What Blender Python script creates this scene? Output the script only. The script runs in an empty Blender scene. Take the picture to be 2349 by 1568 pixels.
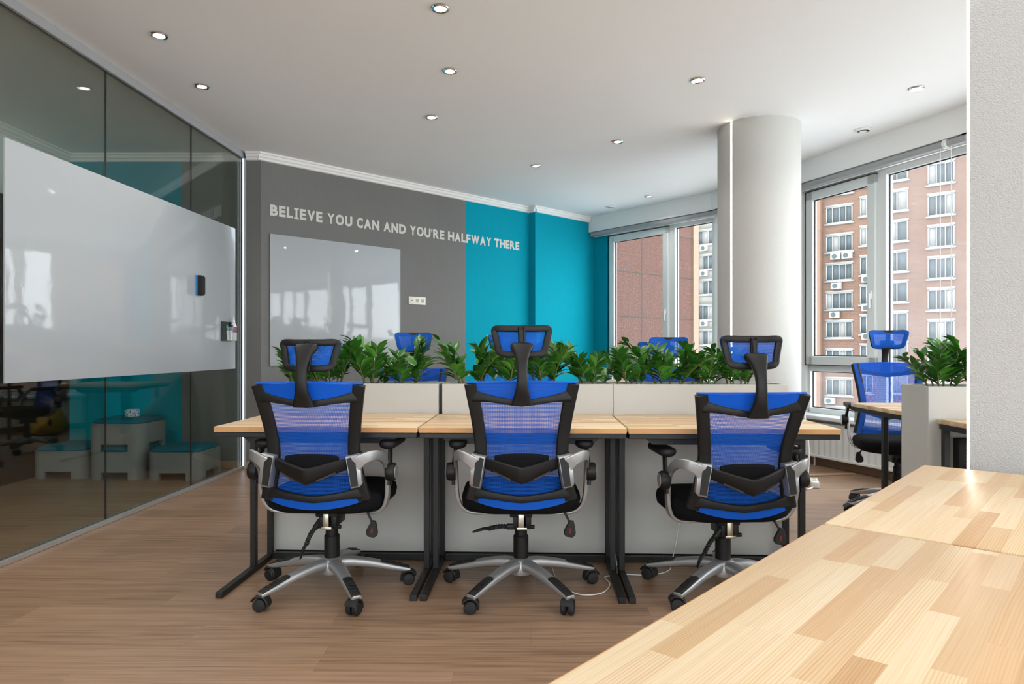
LAMP_W = 3.0
SIDE_W = 11.0
SKY = 6.2
EXPO = 0.05
LED = 14.0
import bpy, bmesh, math, random
from mathutils import Vector, Matrix

SC = bpy.context.scene
COL = SC.collection
R = math.radians
V = Vector

# ------------------------------------------------------------------ helpers
def tag(o, label=None, cat=None, group=None, kind=None):
    if label: o['label'] = label
    if cat: o['category'] = cat
    if group: o['group'] = group
    if kind: o['kind'] = kind
    return o

def thing(name, label, cat, loc=(0, 0, 0), rz=0.0, group=None, parent=None):
    o = bpy.data.objects.new(name, None)
    o.empty_display_size = 0.05
    COL.objects.link(o)
    o.location = loc
    o.rotation_euler = (0, 0, rz)
    return tag(o, label, cat, group)

def copy_tree(o, parent=None):
    c = o.copy()
    COL.objects.link(c)
    c.parent = parent
    for ch in list(o.children):
        copy_tree(ch, c)
    return c

def child(root, name):
    for c in root.children:
        if c.name.split('.')[0] == name:
            return c

def spl(pts, n=6):
    """Catmull-Rom through tuples of any length"""
    out = []
    P = [tuple(p) for p in pts]
    m = len(P)
    for i in range(m - 1):
        p0 = P[max(i - 1, 0)]; p1 = P[i]; p2 = P[i + 1]; p3 = P[min(i + 2, m - 1)]
        for k in range(n):
            t = k / n
            out.append(tuple(0.5 * (2 * b + (c - a) * t + (2 * a - 5 * b + 4 * c - d) * t * t + (3 * b - a - 3 * c + d) * t ** 3)
                             for a, b, c, d in zip(p0, p1, p2, p3)))
    out.append(P[-1])
    return out

def rrect(w, d, r, seg=5):
    pts = []
    for cx, cy, a0 in ((w / 2 - r, d / 2 - r, 0), (-w / 2 + r, d / 2 - r, 90), (-w / 2 + r, -d / 2 + r, 180), (w / 2 - r, -d / 2 + r, 270)):
        for k in range(seg + 1):
            a = R(a0 + 90 * k / seg)
            pts.append((cx + r * math.cos(a), cy + r * math.sin(a)))
    return pts

class MB:
    def __init__(self):
        self.bm = bmesh.new()
        self.mi = 0
    def face(self, vs):
        try:
            f = self.bm.faces.new(vs); f.material_index = self.mi; f.smooth = True
            return f
        except ValueError:
            return None
    def box(self, c, s, rz=0.0, bev=0.0, M=None):
        c = V(c); s = V(s)
        m = Matrix.Translation(c) @ Matrix.Rotation(rz, 4, 'Z')
        if M: m = M @ m
        if bev > 0:
            t = bmesh.new()
            bmesh.ops.create_cube(t, size=1.0)
            for v in t.verts: v.co = V((v.co.x * s.x, v.co.y * s.y, v.co.z * s.z))
            bmesh.ops.bevel(t, geom=t.edges[:], offset=bev, segments=2, profile=0.5, affect='EDGES')
            mp = {}
            for v in t.verts: mp[v] = self.bm.verts.new(m @ v.co)
            for f in t.faces: self.face([mp[v] for v in f.verts])
            t.free()
        else:
            vs = [self.bm.verts.new(m @ V((x * s.x / 2, y * s.y / 2, z * s.z / 2))) for x in (-1, 1) for y in (-1, 1) for z in (-1, 1)]
            for q in ((0, 1, 3, 2), (4, 6, 7, 5), (0, 4, 5, 1), (2, 3, 7, 6), (0, 2, 6, 4), (1, 5, 7, 3)):
                self.face([vs[k] for k in q])
        return self
    def b2(self, lo, hi, bev=0.0, M=None):
        lo = V(lo); hi = V(hi)
        return self.box((lo + hi) / 2, hi - lo, 0, bev, M)
    def ring(self, pts):
        return [self.bm.verts.new(p) for p in pts]
    def skin(self, rings, cap=True, closed=True, loop=False):
        n = len(rings[0])
        m = len(rings)
        for i in range(m - 1 + (1 if loop else 0)):
            a = rings[i]; b = rings[(i + 1) % m]
            for k in range(n if closed else n - 1):
                self.face([a[k], a[(k + 1) % n], b[(k + 1) % n], b[k]])
        if cap and not loop:
            self.face(rings[0][::-1]); self.face(rings[-1])
    def sweep(self, pts, w, h, ref=(0, 0, 1), n=12, p=2.0, cap=True, loop=False):
        P = [V(q[:3]) for q in pts]
        m = len(P)
        W = w if isinstance(w, (list, tuple)) else [w] * m
        H = h if isinstance(h, (list, tuple)) else [h] * m
        rings = []
        for i in range(m):
            if loop: T = P[(i + 1) % m] - P[i - 1]
            else: T = P[min(i + 1, m - 1)] - P[max(i - 1, 0)]
            T.normalize()
            S = T.cross(V(ref))
            if S.length < 1e-4: S = T.cross(V((0.3, 0.9, 0.1)))
            S.normalize()
            U = S.cross(T)
            pr = []
            for k in range(n):
                a = 2 * math.pi * (k + 0.5) / n
                c, s = math.cos(a), math.sin(a)
                x = math.copysign(abs(c) ** (2 / p), c) * W[i] / 2
                y = math.copysign(abs(s) ** (2 / p), s) * H[i] / 2
                pr.append(P[i] + S * x + U * y)
            rings.append(self.ring(pr))
        self.skin(rings, cap, True, loop)
        return self
    def tube(self, pts, r, n=10):
        rr = [2 * x for x in r] if isinstance(r, (list, tuple)) else 2 * r
        return self.sweep(pts, rr, rr, (0.123, 0.31, 0.9), n)
    def bar(self, a, b, w, h, ref=(0, 0, 1)):
        """square bar"""
        a = V(a); b = V(b)
        T = (b - a).normalized()
        S = T.cross(V(ref))
        if S.length < 1e-4: S = T.cross(V((0, 1, 0)))
        S.normalize(); U = S.cross(T)
        rings = []
        for q in (a, b):
            rings.append(self.ring([q + S * w / 2 * i + U * h / 2 * j for i, j in ((-1, -1), (1, -1), (1, 1), (-1, 1))]))
        self.skin(rings)
        return self
    def lathe(self, prof, c=(0, 0, 0), n=24, axis='Z', cap=True, M=None):
        rings = []
        c = V(c)
        for r, z in prof:
            pr = []
            for k in range(n):
                a = 2 * math.pi * k / n
                q = V((r * math.cos(a), r * math.sin(a), z))
                if axis == 'X': q = V((q.z, q.x, q.y))
                if axis == 'Y': q = V((q.y, q.z, q.x))
                q = c + q
                pr.append(M @ q if M else q)
            rings.append(self.ring(pr))
        self.skin(rings, cap)
        return self
    def prism(self, outl, z0, z1, M=None, bev=0.0):
        f = (lambda q: M @ V(q)) if M else (lambda q: V(q))
        a = self.ring([f((x, y, z0)) for x, y in outl])
        if bev > 0:
            cx = sum(x for x, y in outl) / len(outl); cy = sum(y for x, y in outl) / len(outl)
            def ins(x, y, d):
                l = math.hypot(x - cx, y - cy) or 1
                return (x - (x - cx) / l * d, y - (y - cy) / l * d)
            rings = [self.ring([f((*ins(x, y, bev), z0)) for x, y in outl]), None]
            for v in a: self.bm.verts.remove(v)
            rings[1] = self.ring([f((x, y, z0 + bev)) for x, y in outl])
            rings.append(self.ring([f((x, y, z1 - bev)) for x, y in outl]))
            rings.append(self.ring([f((*ins(x, y, bev), z1)) for x, y in outl]))
            self.skin(rings)
        else:
            b = self.ring([f((x, y, z1)) for x, y in outl])
            self.skin([a, b])
        return self
    def sheet(self, fn, nu, nv, th=0.0):
        """fn(u,v)->Vector; th thickness along -normal approx via solid offset on y"""
        g = [[self.bm.verts.new(fn(i / nu, j / nv)) for j in range(nv + 1)] for i in range(nu + 1)]
        for i in range(nu):
            for j in range(nv):
                self.face([g[i][j], g[i + 1][j], g[i + 1][j + 1], g[i][j + 1]])
        return self
    def build(self, name, mats, parent=None, sharp=35, loc=None, rot=None, bevel=0.0, weld=False, solid=0.0, subsurf=0):
        if weld: bmesh.ops.remove_doubles(self.bm, verts=self.bm.verts[:], dist=1e-5)
        bmesh.ops.recalc_face_normals(self.bm, faces=self.bm.faces[:])
        me = bpy.data.meshes.new(name)
        self.bm.to_mesh(me); self.bm.free()
        if not isinstance(mats, (list, tuple)): mats = [mats]
        for m in mats: me.materials.append(m)
        if sharp: me.set_sharp_from_angle(angle=R(sharp))
        o = bpy.data.objects.new(name, me)
        COL.objects.link(o)
        if parent: o.parent = parent
        if loc: o.location = loc
        if rot: o.rotation_euler = rot
        if solid:
            md = o.modifiers.new('solidify', 'SOLIDIFY'); md.thickness = solid; md.offset = 0
        if bevel:
            md = o.modifiers.new('bevel', 'BEVEL'); md.width = bevel; md.segments = 2; md.limit_method = 'ANGLE'
        if subsurf:
            md = o.modifiers.new('subsurf', 'SUBSURF'); md.levels = subsurf; md.render_levels = subsurf
        return o

# ------------------------------------------------------------------ materials
class NT:
    def __init__(self, name):
        self.m = bpy.data.materials.new(name)
        self.m.use_nodes = True
        self.t = self.m.node_tree
        self.t.nodes.clear()
        self.out = self.t.nodes.new('ShaderNodeOutputMaterial')
    def n(self, typ, inp=None, **kw):
        nd = self.t.nodes.new('ShaderNode' + typ)
        for k, v in kw.items(): setattr(nd, k, v)
        if inp:
            for k, v in inp.items():
                if isinstance(v, bpy.types.NodeSocket): self.t.links.new(v, nd.inputs[k])
                else: nd.inputs[k].default_value = v
        return nd
    def math(self, op, a, b=0.0, c=0.0):
        nd = self.n('Math', {0: a, 1: b, 2: c}, operation=op)
        return nd.outputs[0]
    def mix(self, f, a, b, blend='MIX'):
        nd = self.n('Mix', {0: f, 6: a, 7: b}, data_type='RGBA', blend_type=blend)
        return nd.outputs[2]
    def ramp(self, f, stops):
        nd = self.n('ValToRGB', {0: f})
        e = nd.color_ramp.elements
        while len(e) < len(stops): e.new(0.5)
        for q, (p, c) in zip(e, stops):
            q.position = p; q.color = c if len(c) == 4 else (*c, 1)
        return nd.outputs[0]
    def surf(self, sh):
        self.t.links.new(sh, self.out.inputs[0]); return self.m
    def bsdf(self, **kw):
        inp = {k.replace('_', ' '): v for k, v in kw.items()}
        return self.n('BsdfPrincipled', inp).outputs[0]
    def bump(self, h, strength=0.2, dist=0.01):
        return self.n('Bump', {'Height': h, 'Strength': strength, 'Distance': dist}).outputs[0]

def c4(c): return (*c, 1) if len(c) == 3 else c
def srgb(r, g, b):
    f = lambda x: (x / 255 / 12.92) if x / 255 < 0.04045 else ((x / 255 + 0.055) / 1.055) ** 2.4
    return (f(r), f(g), f(b), 1)

def plain(name, col, rough=0.5, metal=0.0, var=0.04, scale=60.0, bump=0.0, spec=0.5, coat=0.0, bscale=None):
    t = NT(name)
    tc = t.n('TexCoord').outputs['Object']
    nz = t.n('TexNoise', {'Vector': tc, 'Scale': scale, 'Detail': 3.0}).outputs[0]
    f = t.math('MULTIPLY_ADD', nz, 2 * var, 1 - var)
    cc = t.n('Mix', {0: 1.0, 6: c4(col), 7: f}, data_type='RGBA', blend_type='MULTIPLY').outputs[2]
    kw = dict(Base_Color=cc, Roughness=rough, Metallic=metal)
    if bump:
        bn = t.n('TexNoise', {'Vector': tc, 'Scale': bscale or scale, 'Detail': 4.0}).outputs[0]
        kw['Normal'] = t.bump(bn, bump, 0.01)
    inp = {k.replace('_', ' '): v for k, v in kw.items()}
    inp['Specular IOR Level'] = spec
    if coat: inp['Coat Weight'] = coat; inp['Coat Roughness'] = 0.03
    return t.surf(t.n('BsdfPrincipled', inp).outputs[0])

def emit(name, col, s):
    t = NT(name)
    return t.surf(t.n('Emission', {'Color': c4(col), 'Strength': s}).outputs[0])

def linen(name, col, rough=0.85):
    t = NT(name)
    tc = t.n('TexCoord').outputs['Object']
    mp = t.n('Mapping', {'Vector': tc, 'Scale': (160, 160, 6)}).outputs[0]
    nz = t.n('TexNoise', {'Vector': mp, 'Scale': 1.0, 'Detail': 2.0}).outputs[0]
    n2 = t.n('TexNoise', {'Vector': tc, 'Scale': 1.5, 'Detail': 2.0}).outputs[0]
    f = t.math('MULTIPLY_ADD', nz, 0.16, 0.92)
    f = t.math('MULTIPLY', f, t.math('MULTIPLY_ADD', n2, 0.06, 0.97))
    cc = t.n('Mix', {0: 1.0, 6: c4(col), 7: f}, data_type='RGBA', blend_type='MULTIPLY').outputs[2]
    return t.surf(t.bsdf(Base_Color=cc, Roughness=rough, Normal=t.bump(nz, 0.15, 0.003), Specular_IOR_Level=0.12))

def staves(name, w, ln, stops, grain, rough=0.35, ringamt=0.5, gsx=2.0, gsy=90.0, seam=0.0, spec=0.4, axis=0, bandk=14.0, dist=3.5, gamp=0.9, seamk=0.55, gdet=3.0):
    """finger-jointed boards running along local X (axis 0)"""
    t = NT(name)
    tc = t.n('TexCoord').outputs['Object']
    sp = t.n('SeparateXYZ', {0: tc})
    x, y, z = sp.outputs[0], sp.outputs[1], sp.outputs[2]
    if axis == 1: x, y = y, x
    yy = t.math('ADD', y, t.math('MULTIPLY', z, 0.7))
    row = t.math('FLOOR', t.math('DIVIDE', yy, w))
    r1 = t.n('TexWhiteNoise', {'W': row}, noise_dimensions='1D').outputs[0]
    xs = t.math('ADD', t.math('DIVIDE', x, ln), t.math('MULTIPLY', r1, 13.7))
    cell = t.math('FLOOR', xs)
    cv = t.n('CombineXYZ', {0: row, 1: cell, 2: 0.0}).outputs[0]
    wn = t.n('TexWhiteNoise', {'Vector': cv}, noise_dimensions='2D')
    rnd = wn.outputs[0]
    base = t.ramp(rnd, stops)
    off = t.math('MULTIPLY', rnd, 37.0)
    # fine streaks
    gv = t.n('CombineXYZ', {0: t.math('MULTIPLY', x, gsx), 1: t.math('MULTIPLY', y, gsy), 2: off}).outputs[0]
    g = t.n('TexNoise', {'Vector': gv, 'Scale': 1.0, 'Detail': gdet}).outputs[0]
    # growth rings
    wv = t.n('CombineXYZ', {0: t.math('MULTIPLY_ADD', x, 0.5, off), 1: t.math('ADD', y, off), 2: 0.0}).outputs[0]
    nv = t.n('CombineXYZ', {0: t.math('MULTIPLY', x, 1.7), 1: t.math('MULTIPLY', y, 9.0), 2: off}).outputs[0]
    nn = t.n('TexNoise', {'Vector': nv, 'Scale': 1.0, 'Detail': 1.5}).outputs[0]
    ph = t.math('ADD', t.math('MULTIPLY', y, bandk * 6.283), t.math('MULTIPLY', nn, dist * 6.283))
    ph = t.math('ADD', ph, off)
    ring = t.math('POWER', t.math('MULTIPLY_ADD', t.math('SINE', ph), 0.5, 0.5), 2.0)
    amp = t.n('TexWhiteNoise', {'Vector': t.n('CombineXYZ', {0: cell, 1: row, 2: 0.0}).outputs[0]}, noise_dimensions='2D').outputs[0]
    ramt = t.math('MULTIPLY', t.math('MULTIPLY', ring, ringamt), t.math('MULTIPLY_ADD', amp, 0.8, 0.25))
    gg = t.math('MULTIPLY', t.math('SUBTRACT', g, 0.45), gamp)
    f = t.math('ADD', ramt, gg)
    f = t.n('Clamp', {0: f}).outputs[0]
    cc = t.mix(f, base, t.mix(1.0, base, c4(grain), 'MULTIPLY'))
    if seam:
        fy = t.math('FRACT', t.math('DIVIDE', yy, w))
        s1 = t.math('LESS_THAN', fy, seam)
        fx = t.math('FRACT', xs)
        s2 = t.math('LESS_THAN', fx, seam * w / ln)
        s = t.math('MULTIPLY', t.math('MAXIMUM', s1, s2), seamk)
        cc = t.mix(s, cc, (0.05, 0.03, 0.02, 1))
    rg = t.math('MULTIPLY_ADD', g, 0.15, rough - 0.07)
    return t.surf(t.bsdf(Base_Color=cc, Roughness=rg, Normal=t.bump(g, 0.06, 0.003), Specular_IOR_Level=spec))

def mesh_fabric(name, col, hole=0.4, pitch=0.0055):
    t = NT(name)
    tc = t.n('TexCoord').outputs['Object']
    sp = t.n('SeparateXYZ', {0: tc})
    fx = t.math('ABSOLUTE', t.math('SUBTRACT', t.math('FRACT', t.math('DIVIDE', sp.outputs[0], pitch * 0.8)), 0.5))
    fz = t.math('ABSOLUTE', t.math('SUBTRACT', t.math('FRACT', t.math('DIVIDE', sp.outputs[2], pitch)), 0.5))
    hs = 0.5 * math.sqrt(hole)
    h = t.math('MULTIPLY', t.math('LESS_THAN', fx, hs), t.math('LESS_THAN', fz, hs))
    d = t.n('BsdfPrincipled', {'Base Color': c4(col), 'Roughness': 0.6, 'Specular IOR Level': 0.25}).outputs[0]
    tr = t.n('BsdfTranslucent', {'Color': c4(col)}).outputs[0]
    d = t.n('MixShader', {0: 0.3, 1: d, 2: tr}).outputs[0]
    tp = t.n('BsdfTransparent', {'Color': (1, 1, 1, 1)}).outputs[0]
    return t.surf(t.n('MixShader', {0: h, 1: d, 2: tp}).outputs[0])

def glass(name, tint, r0=0.04, k=0.9, rough=0.0, haze=0.0):
    t = NT(name)
    fc = t.n('LayerWeight', {'Blend': 0.5}).outputs['Facing']
    fr = t.math('MULTIPLY_ADD', t.math('POWER', fc, 5.0), k, r0)
    tp = t.n('BsdfTransparent', {'Color': c4(tint)}).outputs[0]
    gl = t.n('BsdfGlossy', {'Color': (1, 1, 1, 1), 'Roughness': rough}).outputs[0]
    if haze:
        tc = t.n('TexCoord').outputs['Object']
        nz = t.n('TexNoise', {'Vector': tc, 'Scale': 2.2, 'Detail': 5.0}).outputs[0]
        hz = t.math('MULTIPLY', nz, haze)
        df = t.n('BsdfTranslucent', {'Color': (0.9, 0.92, 0.95, 1)}).outputs[0]
        tp = t.n('MixShader', {0: hz, 1: tp, 2: df}).outputs[0]
    return t.surf(t.n('MixShader', {0: fr, 1: tp, 2: gl}).outputs[0])

def bricks(name):
    t = NT(name)
    tc = t.n('TexCoord').outputs['Object']
    mp = t.n('Mapping', {'Vector': tc, 'Rotation': (R(90), 0, 0)}).outputs[0]
    b = t.n('TexBrick', {'Vector': mp, 'Color1': (0.155, 0.088, 0.062, 1), 'Color2': (0.12, 0.067, 0.048, 1), 'Mortar': (0.15, 0.115, 0.095, 1), 'Scale': 1.0,
                         'Mortar Size': 0.02, 'Brick Width': 0.5, 'Row Height': 0.16})
    nz = t.n('TexNoise', {'Vector': tc, 'Scale': 0.22, 'Detail': 6.0}).outputs[0]
    cc = t.mix(t.math('MULTIPLY', nz, 0.5), b.outputs[0], (0.18, 0.115, 0.085, 1))
    return t.surf(t.bsdf(Base_Color=cc, Roughness=0.9, Specular_IOR_Level=0.1))

def granite(name):
    t = NT(name)
    tc = t.n('TexCoord').outputs['Object']
    n1 = t.n('TexNoise', {'Vector': tc, 'Scale': 27.0, 'Detail': 5.0, 'Roughness': 0.8}).outputs[0]
    mp = t.n('Mapping', {'Vector': tc, 'Scale': (9, 9, 1.2)}).outputs[0]
    n2 = t.n('TexNoise', {'Vector': mp, 'Scale': 1.0, 'Detail': 3.0}).outputs[0]
    cc = t.ramp(n1, [(0.35, (0.055, 0.021, 0.014)), (0.54, (0.095, 0.043, 0.031)), (0.74, (0.18, 0.12, 0.10))])
    cc = t.mix(t.math('MULTIPLY', n2, 0.35), cc, (0.13, 0.085, 0.07, 1))
    return t.surf(t.bsdf(Base_Color=cc, Roughness=0.6, Specular_IOR_Level=0.1))

def whiteboard(name, col=(0.42, 0.445, 0.46)):
    t = NT(name)
    tc = t.n('TexCoord').outputs['Object']
    nz = t.n('TexNoise', {'Vector': tc, 'Scale': 3.5, 'Detail': 2.0}).outputs[0]
    n2 = t.n('TexNoise', {'Vector': tc, 'Scale': 55.0, 'Detail': 1.0}).outputs[0]
    h = t.math('ADD', nz, t.math('MULTIPLY', n2, 0.045))
    return t.surf(t.bsdf(Base_Color=c4(col), Roughness=0.06, Specular_IOR_Level=0.6, Normal=t.bump(h, 0.12, 0.02)))

def floral(name):
    t = NT(name)
    tc = t.n('TexCoord').outputs['Object']
    vo = t.n('TexVoronoi', {'Vector': tc, 'Scale': 70.0})
    hs = t.n('HueSaturation', {'Saturation': 1.3, 'Color': vo.outputs['Color']}).outputs[0]
    m = t.math('LESS_THAN', vo.outputs['Distance'], 0.42)
    cc = t.mix(m, (0.85, 0.85, 0.83, 1), hs)
    return t.surf(t.bsdf(Base_Color=cc, Roughness=0.4))

M = {}
M['white_wall'] = plain('white_wall_paint', (0.88, 0.88, 0.87), 0.8, var=0.02, scale=3)
M['ceiling'] = plain('ceiling_paint', (0.90, 0.90, 0.90), 0.8, var=0.015, scale=2)
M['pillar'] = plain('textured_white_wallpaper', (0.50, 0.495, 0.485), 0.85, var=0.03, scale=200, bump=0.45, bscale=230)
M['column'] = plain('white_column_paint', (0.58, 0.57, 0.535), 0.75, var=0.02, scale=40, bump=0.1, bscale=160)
M['grey_wall'] = linen('grey_linen_wallpaper', (0.185, 0.183, 0.175))
M['teal_wall'] = linen('teal_linen_wallpaper', (0.0, 0.30, 0.40))
M['dark_wall'] = linen('dark_brown_panelling', (0.028, 0.022, 0.017))
M['molding'] = plain('white_molding', (0.85, 0.84, 0.82), 0.55, var=0.01)
M['upvc'] = plain('window_frame_plastic', (0.76, 0.79, 0.78), 0.35, var=0.01)
M['sill'] = plain('white_window_sill', (0.82, 0.83, 0.83), 0.3, var=0.01)
M['gasket'] = plain('black_window_gasket', (0.02, 0.02, 0.02), 0.6)
M['blind'] = plain('grey_blind_cassette', (0.36, 0.37, 0.38), 0.45, var=0.01)
M['radiator'] = plain('radiator_enamel', (0.80, 0.81, 0.80), 0.3, var=0.01)
M['skirt'] = plain('light_wood_skirting', (0.42, 0.27, 0.155), 0.5, var=0.15, scale=14)
M['skirt_dark'] = plain('brown_skirting', (0.22, 0.13, 0.08), 0.5, var=0.15, scale=14)
M['floor'] = staves('brown_laminate_planks', 0.192, 1.28, [(0.0, (0.325, 0.200, 0.124)), (0.5, (0.355, 0.222, 0.139)), (1.0, (0.39, 0.247, 0.158))], (0.36, 0.30, 0.27),
                    rough=0.33, ringamt=0.34, gsx=2.4, gsy=85, seam=0.007, spec=0.45, gamp=1.9, seamk=0.35, gdet=7.0, bandk=14.0, dist=3.5)
M['pine'] = staves('finger_jointed_pine', 0.035, 0.34, [(0.0, (0.80, 0.66, 0.45)), (0.22, (0.77, 0.61, 0.39)), (0.36, (0.64, 0.42, 0.225)), (0.5, (0.68, 0.46, 0.26)), (0.58, (0.79, 0.64, 0.43)), (0.72, (0.62, 0.40, 0.215)), (0.85, (0.75, 0.58, 0.36)), (1.0, (0.56, 0.345, 0.17))], (0.80, 0.62, 0.46),
                   rough=0.36, ringamt=0.55, gsx=4.0, gsy=260, spec=0.30, bandk=250.0, dist=7.0)
M['pine_edge'] = staves('orange_pine_edge', 0.05, 0.9, [(0.0, (0.66, 0.38, 0.16)), (1.0, (0.60, 0.31, 0.11))], (0.75, 0.5, 0.3), rough=0.4, ringamt=0.6, gsx=3.0, gsy=110, bandk=40, dist=2)
M['black_metal'] = plain('black_powder_coat', (0.009, 0.009, 0.0095), 0.45, var=0.1)
M['planter'] = plain('cream_laminate', (0.58, 0.57, 0.53), 0.45, var=0.015, scale=30)
M['soil'] = plain('potting_soil', (0.03, 0.022, 0.015), 0.95, var=0.4, scale=90, bump=0.6)
M['plastic'] = plain('black_plastic', (0.0095, 0.009, 0.0088), 0.46, var=0.06, bump=0.05, bscale=400, spec=0.32)
M['rubber'] = plain('black_rubber', (0.010, 0.010, 0.0105), 0.6, var=0.06)
M['fabric'] = plain('black_seat_fabric', (0.010, 0.010, 0.011), 0.95, var=0.3, scale=300, bump=0.2, spec=0.1)
M['silver'] = plain('silver_paint', (0.45, 0.455, 0.46), 0.40, metal=0.7, var=0.05, scale=300)
M['chrome'] = plain('chrome', (0.75, 0.75, 0.76), 0.12, metal=1.0, var=0.01)
M['brass'] = plain('dull_zinc', (0.55, 0.52, 0.42), 0.3, metal=1.0)
M['bluemesh'] = mesh_fabric('blue_mesh_fabric', (0.006, 0.125, 0.66), 0.34)
M['blueband'] = mesh_fabric('blue_double_mesh', (0.006, 0.13, 0.70), 0.02)
M['headmesh'] = mesh_fabric('blue_headrest_mesh', (0.006, 0.13, 0.68), 0.14, 0.0045)
M['far_white'] = plain('darkened_far_white', (0.26, 0.26, 0.25), 0.6, var=0.06, scale=0.7)  # white darkened in its colour to offset the strong sky light
M['red'] = plain('red_print', (0.22, 0.015, 0.015), 0.5)
M['white'] = plain('white_plastic', (0.80, 0.80, 0.78), 0.35, var=0.01)
M['ivory'] = plain('ivory_plastic', (0.72, 0.69, 0.58), 0.35, var=0.01)
M['ivory_dark'] = plain('socket_recess', (0.42, 0.38, 0.29), 0.5, var=0.01)
M['letter'] = plain('pale_vinyl', (0.62, 0.61, 0.56), 0.6, var=0.02)
M['leaf'] = plain('glossy_green_leaf', (0.036, 0.150, 0.018), 0.28, var=0.45, scale=14, spec=0.6)
M['leaf2'] = plain('young_green_leaf', (0.075, 0.27, 0.028), 0.30, var=0.35, scale=14, spec=0.6)
M['stem'] = plain('plant_stem', (0.13, 0.14, 0.035), 0.5, var=0.3, scale=20)
M['pglass'] = glass('smoked_partition_glass', (0.82, 0.855, 0.825), 0.042, 0.95)
M['wglass'] = glass('window_glass', (0.97, 0.98, 0.98), 0.03, 0.8)
M['wglass_dusty'] = glass('dusty_window_glass', (0.95, 0.96, 0.97), 0.03, 0.8, 0.0, 0.055)
M['bglass'] = plain('dark_far_window', (0.065, 0.08, 0.085), 0.5, var=0.4, scale=0.8, spec=0.2)
M['bcurtain'] = plain('far_window_curtain', (0.19, 0.19, 0.18), 0.7, var=0.3, scale=1.2)
M['alu'] = plain('brushed_aluminium', (0.62, 0.63, 0.63), 0.35, metal=0.8, var=0.03)
M['board'] = whiteboard('glossy_white_board')
M['acrylic'] = glass('clear_acrylic', (0.93, 0.94, 0.94), 0.05, 0.8)
M['eraser_felt'] = plain('black_felt', (0.012, 0.012, 0.012), 0.9)
M['eraser_blue'] = plain('blue_plastic', (0.01, 0.22, 0.55), 0.4)
M['pouf_grey'] = plain('grey_pouf_plastic', (0.25, 0.255, 0.255), 0.55, var=0.03)
M['pouf_teal'] = plain('teal_upholstery', (0.002, 0.13, 0.19), 0.85, var=0.08, scale=200)
M['bag_grey'] = plain('dark_grey_beanbag_fabric', (0.06, 0.062, 0.062), 0.85, var=0.15, scale=9, bump=0.3)
M['bag_yellow'] = plain('mustard_beanbag_fabric', (0.72, 0.40, 0.03), 0.8, var=0.1, scale=9, bump=0.3)
M['floral'] = floral('floral_print')
M['lens'] = emit('lamp_lens', (1.0, 0.95, 0.86), 12.0)
M['led'] = emit('led_warm', (1.0, 0.95, 0.80), LED)
M['led_cool'] = emit('led_cool', (0.78, 0.90, 1.0), LED * 0.16)
M['brick'] = bricks('orange_brick')
M['brick_light'] = plain('pale_concrete', (0.20, 0.19, 0.17), 0.9, var=0.08, scale=2)
M['pilaster'] = plain('orange_brick_pilaster', (0.20, 0.115, 0.075), 0.9, var=0.1, scale=1.5)
M['granite'] = granite('red_granite')
M['joint'] = plain('dark_joint', (0.05, 0.035, 0.03), 0.9)
M['bounce_street'] = plain('pale_bounce_paving', (0.50, 0.50, 0.49), 0.95, var=0.2, scale=1)  # unseen street, made pale to bounce daylight up to the ceiling
M['green'] = plain('green_plastic', (0.0, 0.22, 0.09), 0.4)
M['navy'] = plain('navy_plastic', (0.015, 0.02, 0.30), 0.4)
M['darkred'] = plain('dark_red_label', (0.28, 0.03, 0.04), 0.5)
# ------------------------------------------------------------------ room shell
CEIL = 2.87
def struct(name, mb, mats, parent=None, **kw):
    o = mb.build(name, mats, parent, **kw)
    if parent is None: o['kind'] = 'structure'
    return o

WD = V((0.7205, 0.6934, 0)); WN = V((0.6934, -0.7205, 0))      # feature wall direction, normal into the room
WP = V((-2.29, 6.20, 0))
FAC = [V((1.13, 9.30, 0)), V((2.35, 7.82, 0)), V((2.81, 6.62, 0)), V((3.40, 5.02, 0)), V((3.72, 3.3, 0)), V((3.85, 1.5, 0)), V((3.85, -0.5, 0)), V((3.6, -2.6, 0))]

def gx(y): return -2.562 + (y - 3.418) * 0.0386                # plan line of the glass partition
GY0, GY1 = -2.6, 6.26

plan = [(-4.12, -2.65)] + [(p.x, p.y) for p in FAC[::-1]]
plan[1] = (3.6, -2.65)
wend = WP + WD * 3.476
plan += [(wend.x - 0.05, wend.y + 0.1), (-2.25, 6.30), (-4.12, 6.32)]
mb = MB(); mb.prism(plan, -0.12, 0.0); struct('floor', mb, M['floor'], sharp=30)
mb = MB(); mb.prism(plan, CEIL, CEIL + 0.12); struct('ceiling', mb, M['ceiling'], sharp=30)

def wallseg(mb, a, b, z0, z1, th, n):
    """slab from a to b, thickness th on the side opposite n"""
    a = V(a); b = V(b); n = V(n)
    o = [(a.x, a.y), (b.x, b.y), (b.x - n.x * th, b.y - n.y * th), (a.x - n.x * th, a.y - n.y * th)]
    mb.prism(o, z0, z1)

S = lambda s, off=0.0: WP + WD * s + WN * off
# grey feature wall and its return strip by the glass
mb = MB(); wallseg(mb, S(0), S(2.43), 0, CEIL, 0.2, WN); struct('wall_back_grey', mb, M['grey_wall'])
mb = MB(); wallseg(mb, (-2.41, 6.2, 0), (-2.28, 6.2, 0), 0, CEIL, 0.12, (0, -1, 0)); struct('wall_corner', mb, M['grey_wall'])
mb = MB(); wallseg(mb, S(2.43), S(3.5), 0, CEIL, 0.2, WN); struct('wall_back_teal', mb, M['teal_wall'])
send = 4.66
mb = MB(); wallseg(mb, S(3.476, 0.11), S(send, 0.11), 0, CEIL, 0.36, WN); struct('wall_back_step', mb, M['teal_wall'])
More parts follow.
